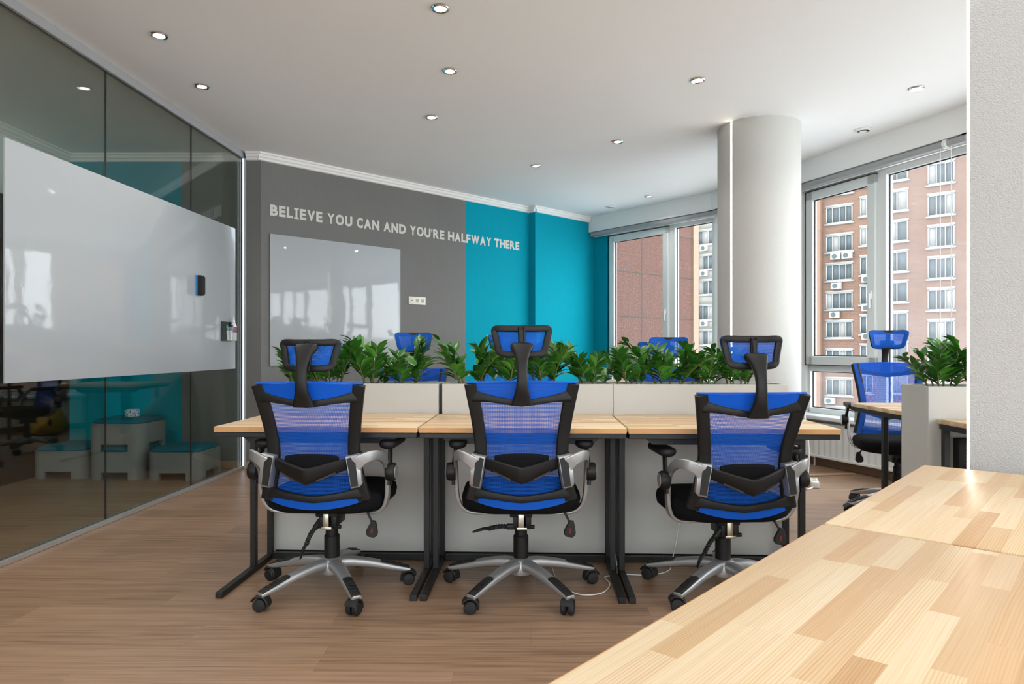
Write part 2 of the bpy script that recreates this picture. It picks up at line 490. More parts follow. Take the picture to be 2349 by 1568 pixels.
# cornice
def cornice(mb, a, b, n, ext0=0.0, ext1=0.0):
    a = V(a); b = V(b); n = V(n); d = (b - a).normalized()
    a = a - d * ext0; b = b + d * ext1
    prof = [(0, 0), (0.045, 0), (0.045, -0.014), (0.032, -0.02), (0.03, -0.04), (0.016, -0.052), (0.014, -0.066), (0, -0.072)]
    ra = mb.ring([a + n * p + V((0, 0, CEIL + q)) for p, q in prof])
    rb = mb.ring([b + n * p + V((0, 0, CEIL + q)) for p, q in prof])
    mb.skin([ra, rb])
mb = MB()
cornice(mb, (-2.41, 6.2, 0), (-2.29, 6.2, 0), (0, -1, 0), 0, 0.0)
cornice(mb, S(0), S(3.476), WN, 0.02, 0.0)
cornice(mb, S(3.476, 0.0), S(3.476, 0.11), -WD, 0, 0.045)
cornice(mb, S(3.476, 0.11), S(send, 0.11), WN, 0.045, 0)
struct('trim_1', mb, M['molding'], sharp=25)
# baseboards
def skirt(name, segs, mat, h=0.065, th=0.015):
    mb = MB()
    for a, b, n in segs:
        wallseg(mb, V(a) + V(n) * th, V(b) + V(n) * th, 0, h, th, n)
    return struct(name, mb, mat, bevel=0.003)
skirt('baseboard_back', [((-2.41, 6.2, 0), (-2.29, 6.2, 0), (0, -1, 0)), (S(0), S(3.476), WN), (S(3.476, 0.11), S(send, 0.11), WN)], M['skirt'])

# room beyond the glass
mb = MB(); wallseg(mb, (-4.05, 6.25, 0), (-3.02, 6.25, 0), 0, CEIL, 0.12, (0, -1, 0)); struct('wall_beyond_teal', mb, M['teal_wall'])
mb = MB(); wallseg(mb, (-3.02, 6.25, 0), (-2.40, 6.25, 0), 0, CEIL, 0.12, (0, -1, 0)); struct('wall_beyond_grey', mb, M['grey_wall'])
mb = MB(); wallseg(mb, (-4.05, -2.6, 0), (-4.05, 6.3, 0), 2.32, CEIL, 0.12, (1, 0, 0)); struct('wall_beyond_left', mb, M['white_wall'])
mb = MB(); wallseg(mb, (-4.05, -2.6, 0), (-4.05, 6.3, 0), 0, 2.32, 0.12, (1, 0, 0)); struct('wall_beyond_panel', mb, M['dark_wall'])
mb = MB()
cornice(mb, (-4.05, -2.5, 0), (-4.05, 6.25, 0), (1, 0, 0)); cornice(mb, (-4.05, 6.25, 0), (-2.44, 6.25, 0), (0, -1, 0))
struct('trim_2', mb, M['molding'], sharp=25)
skirt('baseboard_beyond', [((-4.05, 6.25, 0), (-2.44, 6.25, 0), (0, -1, 0))], M['skirt'])
# wall behind the camera
mb = MB()
wallseg(mb, (-4.12, -2.6, 0), (3.7, -2.6, 0), 0, 0.47, 0.25, (0, 1, 0)); wallseg(mb, (-4.12, -2.6, 0), (3.7, -2.6, 0), 2.62, CEIL, 0.25, (0, 1, 0))
struct('wall_front', mb, M['white_wall'])

# glass partition: panes, head channel, floor channel
part = thing('glass_partition', 'smoked glass partition wall along the left side of the office', 'glass partition')
ys = [-1.97, -0.93, 0.11, 1.15, 2.19, 3.22, 4.246, 5.29, GY1]
for a, b in zip(ys[:-1], ys[1:]):
    mb = MB()
    pa, pb = V((gx(a + 0.003), a + 0.003, 0)), V((gx(b - 0.003), b - 0.003, 0))
    n = V((0.99926, -0.0386, 0))
    mb.prism([(pa + n * 0.005)[:2], (pb + n * 0.005)[:2], (pb - n * 0.005)[:2], (pa - n * 0.005)[:2]], 0.03, CEIL - 0.055)
    mb.build('glass_pane', M['pglass'], part)
    if a > 0:
        mb = MB()
        q = V((gx(a), a, 0))
        mb.prism([(q + n * 0.0055)[:2], (q + n * 0.0055 + V((0, 0.005, 0)))[:2], (q - n * 0.0055 + V((0, 0.005, 0)))[:2], (q - n * 0.0055)[:2]], 0.03, CEIL - 0.055)
        mb.build('glass_joint', M['rubber'], part)
for nm, z0, z1, w, mt in (('head_channel', CEIL - 0.055, CEIL - 0.001, 0.05, 'blind'), ('floor_channel', 0.0, 0.03, 0.045, 'alu')):
    mb = MB()
    a, b = V((gx(ys[0]), ys[0], 0)), V((gx(GY1 - 0.02), GY1 - 0.02, 0)); n = V((0.99926, -0.0386, 0))
    mb.prism([(a + n * w / 2)[:2], (b + n * w / 2)[:2], (b - n * w / 2)[:2], (a - n * w / 2)[:2]], z0, z1)
    mb.build(nm, M[mt], part, bevel=0.003)
# end profile with an LED strip
mb = MB(); mb.b2((-2.445, 6.19, 0), (-2.412, 6.25, CEIL - 0.056)); mb.build('end_profile', M['blind'], part)
o = MB(); o.b2((-2.441, 6.183, 0.03), (-2.434, 6.189, CEIL - 0.06))
tag(o.build('led_strip', M['led_cool']), 'cool white vertical light strip at the end of the glass partition', 'light strip')

# facade ------------------------------------------------------------
SILL, HEAD = 0.47, 2.62
cen = V((0.0, 3.5, 0))
low = MB(); top = MB(); sof = MB()
cass = []
for i in range(len(FAC) - 1):
    a, b = FAC[i], FAC[i + 1]
    d = (b - a).normalized(); n = V((-d.y, d.x, 0))
    if n.dot(cen - a) < 0: n = -n
    wallseg(low, a - d * 0.01, b + d * 0.01, 0, SILL, 0.25, n)
    wallseg(top, a - d * 0.01, b + d * 0.01, HEAD, CEIL, 0.25, n)
    wallseg(sof, a + n * 0.10 - d * 0.03, b + n * 0.10 + d * 0.03, 2.665, CEIL, 0.10, n)
struct('wall_right', low, M['white_wall'])
struct('wall_right_head', top, M['white_wall'])
struct('trim_3', sof, M['white_wall'])
# teal reveal of the back wall beside the first window
a = FAC[0]; d = (FAC[1] - FAC[0]).normalized(); n = V((-d.y, d.x, 0)); n = n if n.dot(cen - a) > 0 else -n
mb = MB(); wallseg(mb, a - d * 0.12, a + d * 0.21, 0, HEAD + 0.05, 0.2, n); struct('wall_back_reveal', mb, M['teal_wall'])

def window(idx, i, u0, us, u1, sash=True, dusty=False, ab=None):
    """frame from u0 to u1 along facade segment i; opening sash from u0 to us, fixed pane beyond"""
    a, b = ab or (FAC[i], FAC[i + 1])
    d = (b - a).normalized(); n = V((-d.y, d.x, 0))
    if n.dot(cen - a) < 0: n = -n
    X = Matrix(((d.x, n.x, 0, a.x), (d.y, n.y, 0, a.y), (0, 0, 1, 0), (0, 0, 0, 1)))
    root = bpy.data.objects.new('window_%d' % idx, None); COL.objects.link(root)
    root.matrix_world = X; root['kind'] = 'structure'
    fr = MB()
    y0, y1 = -0.13, -0.05
    f = 0.055
    z0, z1 = SILL, HEAD
    fr.b2((u0, y0, z0), (u1, y1, z0 + f)); fr.b2((u0, y0, z1 - f), (u1, y1, z1))
    fr.b2((u0, y0, z0), (u0 + f, y1, z1)); fr.b2((u1 - f, y0, z0), (u1, y1, z1))
    if sash:
        fr.b2((us - 0.02, y0, z0), (us + 0.075, y1 + 0.005, z1))
        fr.b2((u0, y0, 0.875), (us, y1, 0.955))
    fr.build('frame', M['upvc'], root, bevel=0.006)
    def pane(p0, p1, q0, q1, m, y=-0.095):
        g = MB(); g.b2((p0, y - 0.004, q0), (p1, y + 0.004, q1)); g.build('pane', m, root)
        k = MB()
        for aa, bb in (((p0, q0), (p1, q0 + 0.008)), ((p0, q1 - 0.008), (p1, q1)), ((p0, q0), (p0 + 0.008, q1)), ((p1 - 0.008, q0), (p1, q1))):
            k.b2((aa[0], y + 0.004, aa[1]), (bb[0], y + 0.014, bb[1]))
        k.build('gasket', M['gasket'], root)
    gm = M['wglass_dusty'] if dusty else M['wglass']
    if sash:
        s = MB(); w = 0.085; sy0, sy1 = -0.075, -0.012
        p0, p1, q0, q1 = u0 + 0.035, us - 0.005, 0.935, z1 - 0.03
        s.b2((p0, sy0, q0), (p1, sy1, q0 + w)); s.b2((p0, sy0, q1 - w), (p1, sy1, q1))
        s.b2((p0, sy0, q0), (p0 + w, sy1, q1)); s.b2((p1 - w, sy0, q0), (p1, sy1, q1))
        sh = s.build('sash', M['upvc'], root, bevel=0.008)
        h = MB(); h.box((p1 - 0.04, -0.003, 1.55), (0.03, 0.018, 0.07), 0, 0.004); h.box((p1 - 0.04, 0.012, 1.50), (0.02, 0.016, 0.13), 0, 0.005)
        h.build('handle', M['upvc'], sh)
        pane(p0 + w, p1 - w, q0 + w, q1 - w, M['wglass'], -0.05)
        k = MB(); k.b2((p0 - 0.004, -0.05, q0 - 0.004), (p0, -0.011, q1 + 0.004)); k.b2((p0, -0.05, q1), (p1, -0.012, q1 + 0.004)); k.b2((p0, -0.05, q0 - 0.004), (p1, -0.012, q0))
        k.build('gasket', M['gasket'], root)
        pane(u0 + f, us - 0.02, z0 + f, 0.875, gm)
        pane(us + 0.075, u1 - f, z0 + f, z1 - f, gm)
    else:
        pane(u0 + f, u1 - f, z0 + f, z1 - f, gm)
    return root

L = [(FAC[i + 1] - FAC[i]).length for i in range(len(FAC) - 1)]
window(1, 0, 0.21, 1.22, L[0], True)
window(2, 1, 0.0, 0.6, L[1], False)
window(3, 2, 0.0, 0.835, L[2] - 0.03, True, True)
window(4, 3, 0.0, 0.9, L[3], False)
window(5, 4, 0.0, 0.9, L[4], True)
window(6, 5, 0.0, 0.9, L[5], True)
window(7, 6, 0.0, 0.9, L[6], True)
for k in range(4):  # windows behind the camera, invented to let in more sky light
    x1 = 3.55 - 2.01 * k; w_ = 2.0 if k < 3 else 1.5
    window(8 + k, 0, 0.0, 0.75, w_, True, False, (V((x1, -2.6, 0)), V((x1 - w_, -2.6, 0))))

# corner posts, sills, cassettes per segment
posts = MB()
for i in range(1, len(FAC) - 1):
    p = FAC[i]
    nn = (cen - p).normalized()
    posts.lathe([(0.075, SILL), (0.075, HEAD)], p - nn * 0.09, 10)
struct('trim_4', posts, M['upvc'])
CORD = None
for i in range(0, 5):
    a, b = FAC[i], FAC[i + 1]
    d = (b - a).normalized(); n = V((-d.y, d.x, 0))
    if n.dot(cen - a) < 0: n = -n
    X = Matrix(((d.x, n.x, 0, a.x), (d.y, n.y, 0, a.y), (0, 0, 1, 0), (0, 0, 0, 1)))
    l = L[i]
    s = MB(); s.b2((0.22 if i == 0 else -0.03, -0.06, SILL - 0.03), (l + 0.03, 0.16, SILL + 0.005), 0.006)
    o = s.build('sill_%d' % (i + 1), M['sill']); o.matrix_world = X; o['kind'] = 'structure'
    lab = ['grey roller blind cassette over the window beside the teal wall', 'grey roller blind cassette over the window hidden by the round column',
           'grey roller blind cassette over the tall window right of the round column', 'grey roller blind cassette behind the near white pillar', 'grey roller blind cassette on the side windows'][i]
    if i < 3:
        t = thing('roller_blind', lab, 'roller blind')
        t.matrix_world = X
        c = MB(); c.sweep([(0.0, 0.055, 2.635), (l, 0.055, 2.635)], 0.075, 0.06, (0, 0, 1), 16, 3.0); c.build('cassette', M['blind'], t)
        c = MB(); c.b2((0.02, 0.02, 2.598), (l - 0.02, 0.045, 2.612)); c.build('bottom_rail', M['white'], t)
        if i == 2:
            c = MB(); c.lathe([(0.02, -0.012), (0.036, -0.012), (0.036, 0.012), (0.02, 0.012)], (l - 0.16, 0.08, 2.63), 16, 'X'); c.build('chain_bracket', M['white'], t)
            c = MB()
            for du in (-0.20, -0.11):
                c.tube([(l + du, 0.09, 2.6), (l + du, 0.09, 1.6), (l + du, 0.09, 0.75)], 0.0035, 6)
            c.tube(spl([(l - 0.20, 0.09, 0.75), (l - 0.155, 0.09, 0.71), (l - 0.11, 0.09, 0.75)], 5), 0.0035, 6)
            c.build('pull_cord', M['white'], t)
# radiator + skirting on the right wall
for i, lab in ((2, 'long white ribbed radiator under the tall window on the right'), (0, 'white ribbed radiator under the window beside the teal wall')):
    a, b = FAC[i], FAC[i + 1]
    d = (b - a).normalized(); n = V((-d.y, d.x, 0))
    if n.dot(cen - a) < 0: n = -n
    X = Matrix(((d.x, n.x, 0, a.x), (d.y, n.y, 0, a.y), (0, 0, 1, 0), (0, 0, 0, 1)))
    t = thing('radiator', lab, 'radiator'); t.matrix_world = X
    u0, u1 = (0.05, L[2] + 0.1) if i == 2 else (0.3, 1.4)
    mb = MB()
    nr = int((u1 - u0) / 0.034)
    pr = []
    for k in range(nr + 1):
        u = u0 + (u1 - u0) * k / nr
        pr += [(u, 0.085 if k % 2 else 0.098)]
    outl = pr + [(u1, 0.03), (u0, 0.03)]
    mb.prism(outl, 0.10, 0.385)
    mb.build('panel', M['radiator'], t, sharp=20)
    mb = MB(); mb.b2((u0, 0.03, 0.385), (u1, 0.102, 0.41), 0.006); mb.b2((u0, 0.03, 0.085), (u1, 0.102, 0.11), 0.006)
    mb.build('rim', M['radiator'], t)
    mb = MB(); mb.tube([(u0 + 0.1, 0.055, 0.10), (u0 + 0.1, 0.055, 0.0)], 0.009, 8); mb.tube([(u0 + 0.17, 0.055, 0.10), (u0 + 0.17, 0.055, 0.0)], 0.009, 8); mb.build('pipe', M['radiator'], t)
segs = []
for i in range(len(FAC) - 1):
    a, b = FAC[i], FAC[i + 1]
    d = (b - a).normalized(); n = V((-d.y, d.x, 0))
    if n.dot(cen - a) < 0: n = -n
    segs.append((a, b, n))
skirt('baseboard_right', segs, M['skirt_dark'], 0.07)

# round column with a lit groove
CC = V((1.994, 5.521, 0)); CR = 0.319
mb = MB()
la = math.atan2(5.357 - CC.y, 1.721 - CC.x)
pts = []
N = 64
for k in range(N + 1):
    ang = la + 0.028 + (2 * math.pi - 0.056) * k / N
    pts.append((CC.x + CR * math.cos(ang), CC.y + CR * math.sin(ang)))
for k, (da) in enumerate((-0.028, 0.028)):
    pts.append((CC.x + (CR - 0.022) * math.cos(la + da), CC.y + (CR - 0.022) * math.sin(la + da)))
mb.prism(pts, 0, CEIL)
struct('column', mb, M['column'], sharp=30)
mb = MB()
q = V((CC.x + (CR - 0.004) * math.cos(la), CC.y + (CR - 0.004) * math.sin(la), 0))
mb.box((q.x, q.y, CEIL / 2), (0.008, 0.016, CEIL - 0.02), la)
tag(mb.build('led_strip', M['led']), 'glowing vertical light strip set into the round white column', 'light strip')
mb = MB(); mb.lathe([(CR + 0.016, 0.0), (CR + 0.016, 0.06), (CR + 0.010, 0.068), (CR + 0.001, 0.068), (CR + 0.001, 0.0)], CC, 48, 'Z', False)
struct('baseboard_column', mb, M['skirt'], sharp=40)

# near pillar on the right with its lit edge
PA = V((1.372, 2.06, 0)); PD = V((0.83, -0.5577, 0)).normalized(); PN = V((-PD.y, PD.x, 0)); PN = PN if PN.y < 0 else -PN
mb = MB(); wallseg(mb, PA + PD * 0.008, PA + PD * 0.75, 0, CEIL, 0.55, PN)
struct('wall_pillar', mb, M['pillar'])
mb = MB(); wallseg(mb, PA - PN * 0.004, PA + PD * 0.008 - PN * 0.004, 0, CEIL, 0.012, PN)
tag(mb.build('led_strip', M['led']), 'glowing vertical light strip on the edge of the near white pillar', 'light strip')

# loose wood strip on the floor by the radiator
mb = MB(); mb.box((2.70, 5.86, 0.008), (0.52, 0.045, 0.016), R(8), 0.003)
tag(mb.build('wood_strip', M['skirt']), 'pale loose wooden strip lying on the floor under the radiator', 'wood strip')
# ------------------------------------------------------------------ office chair (faces +Y, origin on the floor under the column)
def back_y(z, x=0.0):
    """depth of the back shell: leans back towards the top, edges wrap forward"""
    pts = [(0.40, -0.235), (0.50, -0.242), (0.60, -0.24), (0.70, -0.25), (0.80, -0.275), (0.96, -0.325)]
    for (za, ya), (zb, yb) in zip(pts[:-1], pts[1:]):
        if z <= zb or zb == 0.96:
            t = (z - za) / (zb - za)
            return ya + (yb - ya) * t + 0.9 * x * x
    return pts[-1][1]
def half_w(z):
    pts = spl([(0.43, 0.234), (0.50, 0.217), (0.60, 0.197), (0.68, 0.192), (0.80, 0.206), (0.95, 0.232)], 8)
    for a, b in zip(pts[:-1], pts[1:]):
        if a[0] <= z <= b[0]:
            return a[1] + (b[1] - a[1]) * (z - a[0]) / (b[0] - a[0])
    return pts[0][1] if z < pts[0][0] else pts[-1][1]

def make_chair(name='office_chair'):
    t = thing(name, 'x', 'chair')
    # star base
    b = MB()
    b.lathe([(0.02, 0.075), (0.052, 0.08), (0.058, 0.11), (0.05, 0.14), (0.036, 0.15), (0.03, 0.15)], (0, 0, 0), 24)
    RB = 0.333
    ang = [R(90 + 72 * k) for k in range(5)]
    for a in ang:
        c, s = math.cos(a), math.sin(a)
        path = spl([(0.02, 0.118), (0.08, 0.122), (0.17, 0.110), (0.26, 0.088), (0.335, 0.071), (0.352, 0.068)], 4)
        n = len(path)
        b.sweep([(c * r, s * r, z - 0.0) for r, z in path], [0.062 - 0.022 * k / n for k in range(n - 1)] + [0.022], [0.056 - 0.038 * (k / n) ** 0.8 for k in range(n - 1)] + [0.012], (0, 0, 1), 16, 3.0)
    base = b.build('star_base', M['silver'], t, sharp=50)
    for a in ang:
        c, s = math.cos(a), math.sin(a)
        f = MB()
        path = spl([(0.215, 0.119), (0.25, 0.111), (0.30, 0.096), (0.335, 0.085), (0.35, 0.079)], 3)
        n = len(path)
        f.sweep([(c * r, s * r, z - 0.004) for r, z in path], [0.026] + [0.041] * (n - 2) + [0.024], [0.006] + [0.012] * (n - 2) + [0.006], (0, 0, 1), 14, 2.6)
        for k in range(4):
            r = 0.262 + 0.018 * k; z = 0.1075 - 0.0052 * k
            f.bar((c * r - s * 0.012, s * r + c * 0.012, z + 0.0015), (c * r + s * 0.012, s * r - c * 0.012, z + 0.0015), 0.005, 0.005)
        f.build('foot_pad', M['rubber'], base)
        w = MB()
        wa = a + 0.9 + 0.7 * math.sin(a * 3)
        X = Matrix.Translation((c * RB, s * RB, 0)) @ Matrix.Rotation(wa, 4, 'Z')
        # twin wheels and a hooded fork
        for sx in (-1, 1):
            w.lathe([(0.004, 0.004), (0.022, 0.004), (0.027, 0.008), (0.027, 0.022), (0.023, 0.027), (0.006, 0.029)] if sx > 0 else [(0.004, -0.004), (0.022, -0.004), (0.027, -0.008), (0.027, -0.022), (0.023, -0.027), (0.006, -0.029)], (0, -0.012, 0.027), 20, 'X', True, X)
        hood = []
        for k in range(9):
            th = R(-15 + 170 * k / 8)
            hood.append(X @ V((0, -0.012 + 0.0335 * math.cos(th), 0.029 + 0.0335 * math.sin(th))))
        w.sweep(hood, 0.05, 0.009, X.to_3x3() @ V((0, 0, 1)) if False else X.to_3x3() @ V((1, 0, 0)) , 12, 3.0) if False else None
        rings = []
        for q in hood:
            ctr = X @ V((0, -0.012, 0.029))
            dr = (q - ctr).normalized()
            ax = (X.to_3x3() @ V((1, 0, 0)))
            rings.append(w.ring([q + ax * i + dr * j for i, j in ((-0.022, -0.004), (0.022, -0.004), (0.026, 0.001), (0.022, 0.005), (-0.022, 0.005), (-0.026, 0.001))]))
        w.skin(rings)
        w.lathe([(0.011, 0.05), (0.011, 0.075)], (0, 0.004, 0), 12, 'Z', True, X)
        w.build('caster', M['rubber'], base)
    # gas lift column
    g = MB()
    g.lathe([(0.034, 0.142), (0.034, 0.246), (0.031, 0.25), (0.028, 0.25), (0.028, 0.305), (0.02, 0.307), (0.02, 0.34)], (0, 0, 0), 28)
    col = g.build('gas_column', M['plastic'], t)
    # mechanism
    m = MB()
    m.b2((-0.05, -0.08, 0.345), (0.05, 0.12, 0.378), 0.006)
    m.b2((-0.035, -0.075, 0.295), (-0.012, 0.06, 0.35), 0.004); m.b2((0.018, -0.075, 0.30), (0.045, 0.06, 0.35), 0.006)
    m.tube([(-0.05, -0.06, 0.30), (0.06, -0.06, 0.30)], 0.009, 10)
    mech = m.build('tilt_mechanism', M['plastic'], t)
    m = MB(); m.b2((-0.013, -0.088, 0.302), (0.013, -0.074, 0.362), 0.003); m.b2((-0.02, -0.09, 0.292), (0.026, -0.05, 0.304), 0.002)
    m.build('bracket', M['brass'], mech)
    # left lever with a spring section
    l = MB()
    l.tube([(-0.02, -0.06, 0.302), (-0.062, -0.06, 0.302)], 0.013, 10)
    P = spl([(-0.06, 0.302), (-0.09, 0.303), (-0.125, 0.297), (-0.145, 0.292)], 6)
    l.tube([(x, -0.06, z) for x, z in P], [0.0115 if k % 2 else 0.0085 for k in range(len(P))], 10)
    P = [(-0.143, 0.293, 0.018, 0.014), (-0.165, 0.292, 0.022, 0.014), (-0.19, 0.286, 0.026, 0.012), (-0.214, 0.277, 0.016, 0.008)]
    l.sweep([(x, -0.06, z) for x, z, w, h in P], [w for *_, w, h in P], [h for *_, h in P], (0, 0, 1), 12)
    lev = l.build('tilt_lever', M['rubber'], t)
    # right height paddle on a rod
    p = MB()
    p.tube([(0.175, -0.09, 0.40), (0.205, -0.105, 0.345), (0.209, -0.107, 0.335)], 0.005, 8)
    X = Matrix.Translation((0.214, -0.108, 0.305)) @ Matrix.Rotation(R(10), 4, 'Y')
    oul = [(-0.008, 0.036), (0.008, 0.036), (0.016, 0.018), (0.026, -0.012), (0.024, -0.026), (0.014, -0.036), (-0.012, -0.036), (-0.023, -0.028), (-0.026, -0.012), (-0.016, 0.018)]
    p.prism(oul, -0.008, 0.008, X @ Matrix.Rotation(R(90), 4, 'X'), 0.003)
    pd = p.build('height_paddle', M['rubber'], t)
    p = MB()
    X2 = X @ Matrix.Translation((0, -0.0088, 0))
    p.b2((-0.004, -0.0004, -0.018), (0.004, 0.0004, 0.004), 0, X2)
    p.build('red_mark', M['red'], pd)
    # seat
    s = MB()
    rings = []
    for z, w, d, yy in ((0.374, 0.40, 0.33, 0.05), (0.380, 0.48, 0.42, 0.045), (0.395, 0.515, 0.455, 0.04), (0.425, 0.525, 0.47, 0.04), (0.448, 0.515, 0.46, 0.042), (0.464, 0.47, 0.41, 0.05), (0.470, 0.36, 0.30, 0.05)):
        rr = rrect(w, d, 0.13 if w > 0.45 else 0.1, 7)
        rings.append(s.ring([(x, y + yy, z + (0.10 * x * x - 0.0 if True else 0) + (0.02 * max(0, -y) if False else 0)) for x, y in rr]))
    s.skin(rings)
    s.build('seat', M['fabric'], t, sharp=60)
    # back frame: rails, bars, chevron
    f = MB()
    for sx in (-1, 1):
        path = [(0.455, 0), (0.50, 0), (0.55, 0), (0.60, 0), (0.65, 0), (0.70, 0), (0.76, 0), (0.82, 0), (0.88, 0), (0.945, 0)]
        pts = []
        for z, _ in path:
            x = half_w(z) - 0.022
            pts.append((sx * x, back_y(z, x) - 0.008, z))
        f.sweep(pts, [0.060, 0.057, 0.054, 0.052, 0.051, 0.051, 0.051, 0.052, 0.053, 0.054], 0.026, (0, 1, 0), 16, 4.0)
    def crossbar(f, zs, zc, w, yb=-0.008, th=0.022, inner=0.026):
        pts = []
        for k in range(-8, 9):
            u = k / 8
            z = zc + (zs - zc) * abs(u) ** 1.25
            x = u * (half_w(z) - inner)
            pts.append((x, back_y(z, x) + yb, z))
        ws = [w + 0.030 * abs(k / 8) ** 5 for k in range(-8, 9)]
        f.sweep(pts, ws, th, (0, 1, 0), 12, 4.0)
    # sweep with ref Y: width lies across the path in the x-z plane
    crossbar(f, 0.898, 0.866, 0.028)
    crossbar(f, 0.488, 0.463, 0.030)
    fr = f.build('back_frame', M['plastic'], t, sharp=40)
    # chevron lumbar support
    c = MB()
    rings = []
    for k in range(-10, 11):
        u = k / 10; au = abs(u)
        zt = 0.610 + 0.046 * au ** 1.15; zb = 0.542 + 0.070 * au ** 1.05
        x = u * 0.205
        yb = -0.345 + 0.108 * au ** 1.25
        yf = yb + 0.034
        rings.append(c.ring([(x, yb + 0.006, zt), (x, yb, zt - 0.006), (x, yb, zb + 0.02), (x, yb + 0.012, zb), (x, yf, zb + 0.012), (x, yf, zt - 0.006)]))
    c.skin(rings)
    for sx in (-1, 1):   # arms of the support running forward into the rails
        c.sweep([(sx * 0.18, -0.268, 0.63), (sx * 0.192, -0.235, 0.635), (sx * 0.19, -0.21, 0.64)], 0.045, 0.02, (1, 0, 0), 10, 4)
    ch = c.build('lumbar_support', M['plastic'], t, sharp=40)
    for sx in (-1, 1):
        c = MB(); c.bar((sx * 0.045, -0.337, 0.560), (sx * 0.115, -0.308, 0.588), 0.006, 0.004, (0, 1, 0))
        c.build('slot', M['joint'], ch)
    c = MB()
    rings = []
    for k in range(-8, 9):
        u = k / 8; x = u * 0.112
        zt = 0.656 - 0.010 * abs(u) ** 3; zb = 0.552 + 0.03 * abs(u)
        y = -0.262 + 0.6 * x * x
        rings.append(c.ring([(x, y - 0.012, zt - 0.01), (x, y - 0.012, zb + 0.01), (x, y, zb), (x, y + 0.006, zb + 0.01), (x, y + 0.006, zt - 0.01), (x, y, zt)]))
    c.skin(rings); c.build('lumbar_pad', M['fabric'], ch)
    # mesh
    def bm_fn(z0, z1, k, off):
        def fn(u, v):
            z = z0(u) + (z1(u) - z0(u)) * v
            x = (2 * u - 1) * (half_w(z) - k)
            return V((x, back_y(z, x) + off, z))
        return fn
    s = MB(); s.sheet(bm_fn(lambda u: 0.425 + 0.03 * abs(2 * u - 1) ** 2, lambda u: 0.953 - 0.006 * abs(2 * u - 1) ** 2, 0.008, 0.010), 16, 22)
    s.build('back_mesh', M['bluemesh'], t)
    s = MB()
    s.sheet(bm_fn(lambda u: 0.868 + 0.032 * abs(2 * u - 1) ** 1.25, lambda u: 0.953 - 0.006 * abs(2 * u - 1) ** 2, 0.034, -0.010), 16, 4)
    s.sheet(lambda u, v: V(((2 * u - 1) * 0.224, back_y(0.953, (2 * u - 1) * 0.224) - 0.010 + 0.022 * v, 0.953 - 0.006 * (2 * u - 1) ** 2 + 0.006 * math.sin(v * math.pi))), 16, 4)
    s.build('mesh_top_band', M['blueband'], t)
    s = MB(); s.sheet(bm_fn(lambda u: 0.418 + 0.03 * abs(2 * u - 1) ** 2, lambda u: 0.463 + 0.024 * abs(2 * u - 1) ** 1.25, 0.034, -0.012), 16, 3)
    s.build('mesh_bottom_band', M['blueband'], t)
    # head rest
    hz0, hz1 = 1.050, 1.183
    def hpt(u, v, off=0.0):
        hw = 0.104 + 0.031 * max(v, 0.0) ** 1.4
        x = u * hw
        return V((x, -0.285 - 0.05 * (v - 0.5) ** 2 + 1.5 * x * x + off + 0.02 * v, hz0 + (hz1 - hz0) * v + (0.006 * u * u * v) + (0.006 * u * u * (1 - v))))
    h = MB()
    lp = []
    for k in range(72):
        a = 2 * math.pi * (k + 0.5) / 72
        c_, s_ = math.cos(a), math.sin(a)
        u = math.copysign(abs(c_) ** 0.22, c_) * 0.90; v = 0.5 + 0.5 * math.copysign(abs(s_) ** 0.22, s_) * 0.80
        lp.append(hpt(u, v))
    h.sweep(lp, 0.028, 0.016, (0, 1, 0), 12, 3.6, False, True)
    for x in (-0.009, 0.009):
        h.tube([hpt(x / 0.12, v, -0.006) for v in (0.05, 0.35, 0.65, 0.95)], 0.006, 8)
    h.bar(hpt(0, 0.1, -0.006), hpt(0, 0.9, -0.006), 0.012, 0.006, (0, 1, 0))
    hd = h.build('headrest_frame', M['plastic'], t, sharp=60)
    h = MB(); h.sheet(lambda u, v: hpt((2 * u - 1) * 1.0 * (1 - 0.10 * (2 * v - 1) ** 6), 0.5 + 0.49 * (2 * v - 1) * (1 - 0.10 * (2 * u - 1) ** 6), 0.0125), 20, 14); h.build('headrest_mesh', M['headmesh'], hd)
    # bracket from back to head rest
    k = MB()
    P = spl([(-0.347, 0.862, 0.088, 0.022), (-0.352, 0.885, 0.074, 0.026), (-0.366, 0.93, 0.050, 0.030), (-0.368, 0.98, 0.042, 0.030), (-0.356, 1.03, 0.046, 0.030), (-0.334, 1.07, 0.066, 0.030), (-0.312, 1.092, 0.092, 0.034), (-0.297, 1.100, 0.092, 0.03)], 4)
    k.sweep([(0, y, z) for y, z, w, th in P], [w for *_, w, th in P], [th for *_, th in P], (0, 1, 0), 18, 3.5)
    k.build('headrest_bracket', M['plastic'], t, sharp=50)
    # arms
    for sx in (-1, 1):
        a = MB()
        P = spl([(0.186, -0.283, 0.612, 0.062, 0.016), (0.214, -0.284, 0.633, 0.048, 0.017), (0.248, -0.270, 0.647, 0.042, 0.018), (0.273, -0.225, 0.642, 0.040, 0.018), (0.281, -0.165, 0.612, 0.040, 0.018),
                 (0.281, -0.125, 0.565, 0.040, 0.02), (0.281, -0.108, 0.50, 0.040, 0.02), (0.276, -0.098, 0.44, 0.040, 0.02), (0.258, -0.085, 0.395, 0.042, 0.019), (0.215, -0.07, 0.372, 0.05, 0.015), (0.12, -0.05, 0.366, 0.06, 0.01)], 4)
        refs = []
        n = len(P)
        Pt = [V((sx * q[0], q[1], q[2])) for q in P]
        rings = []
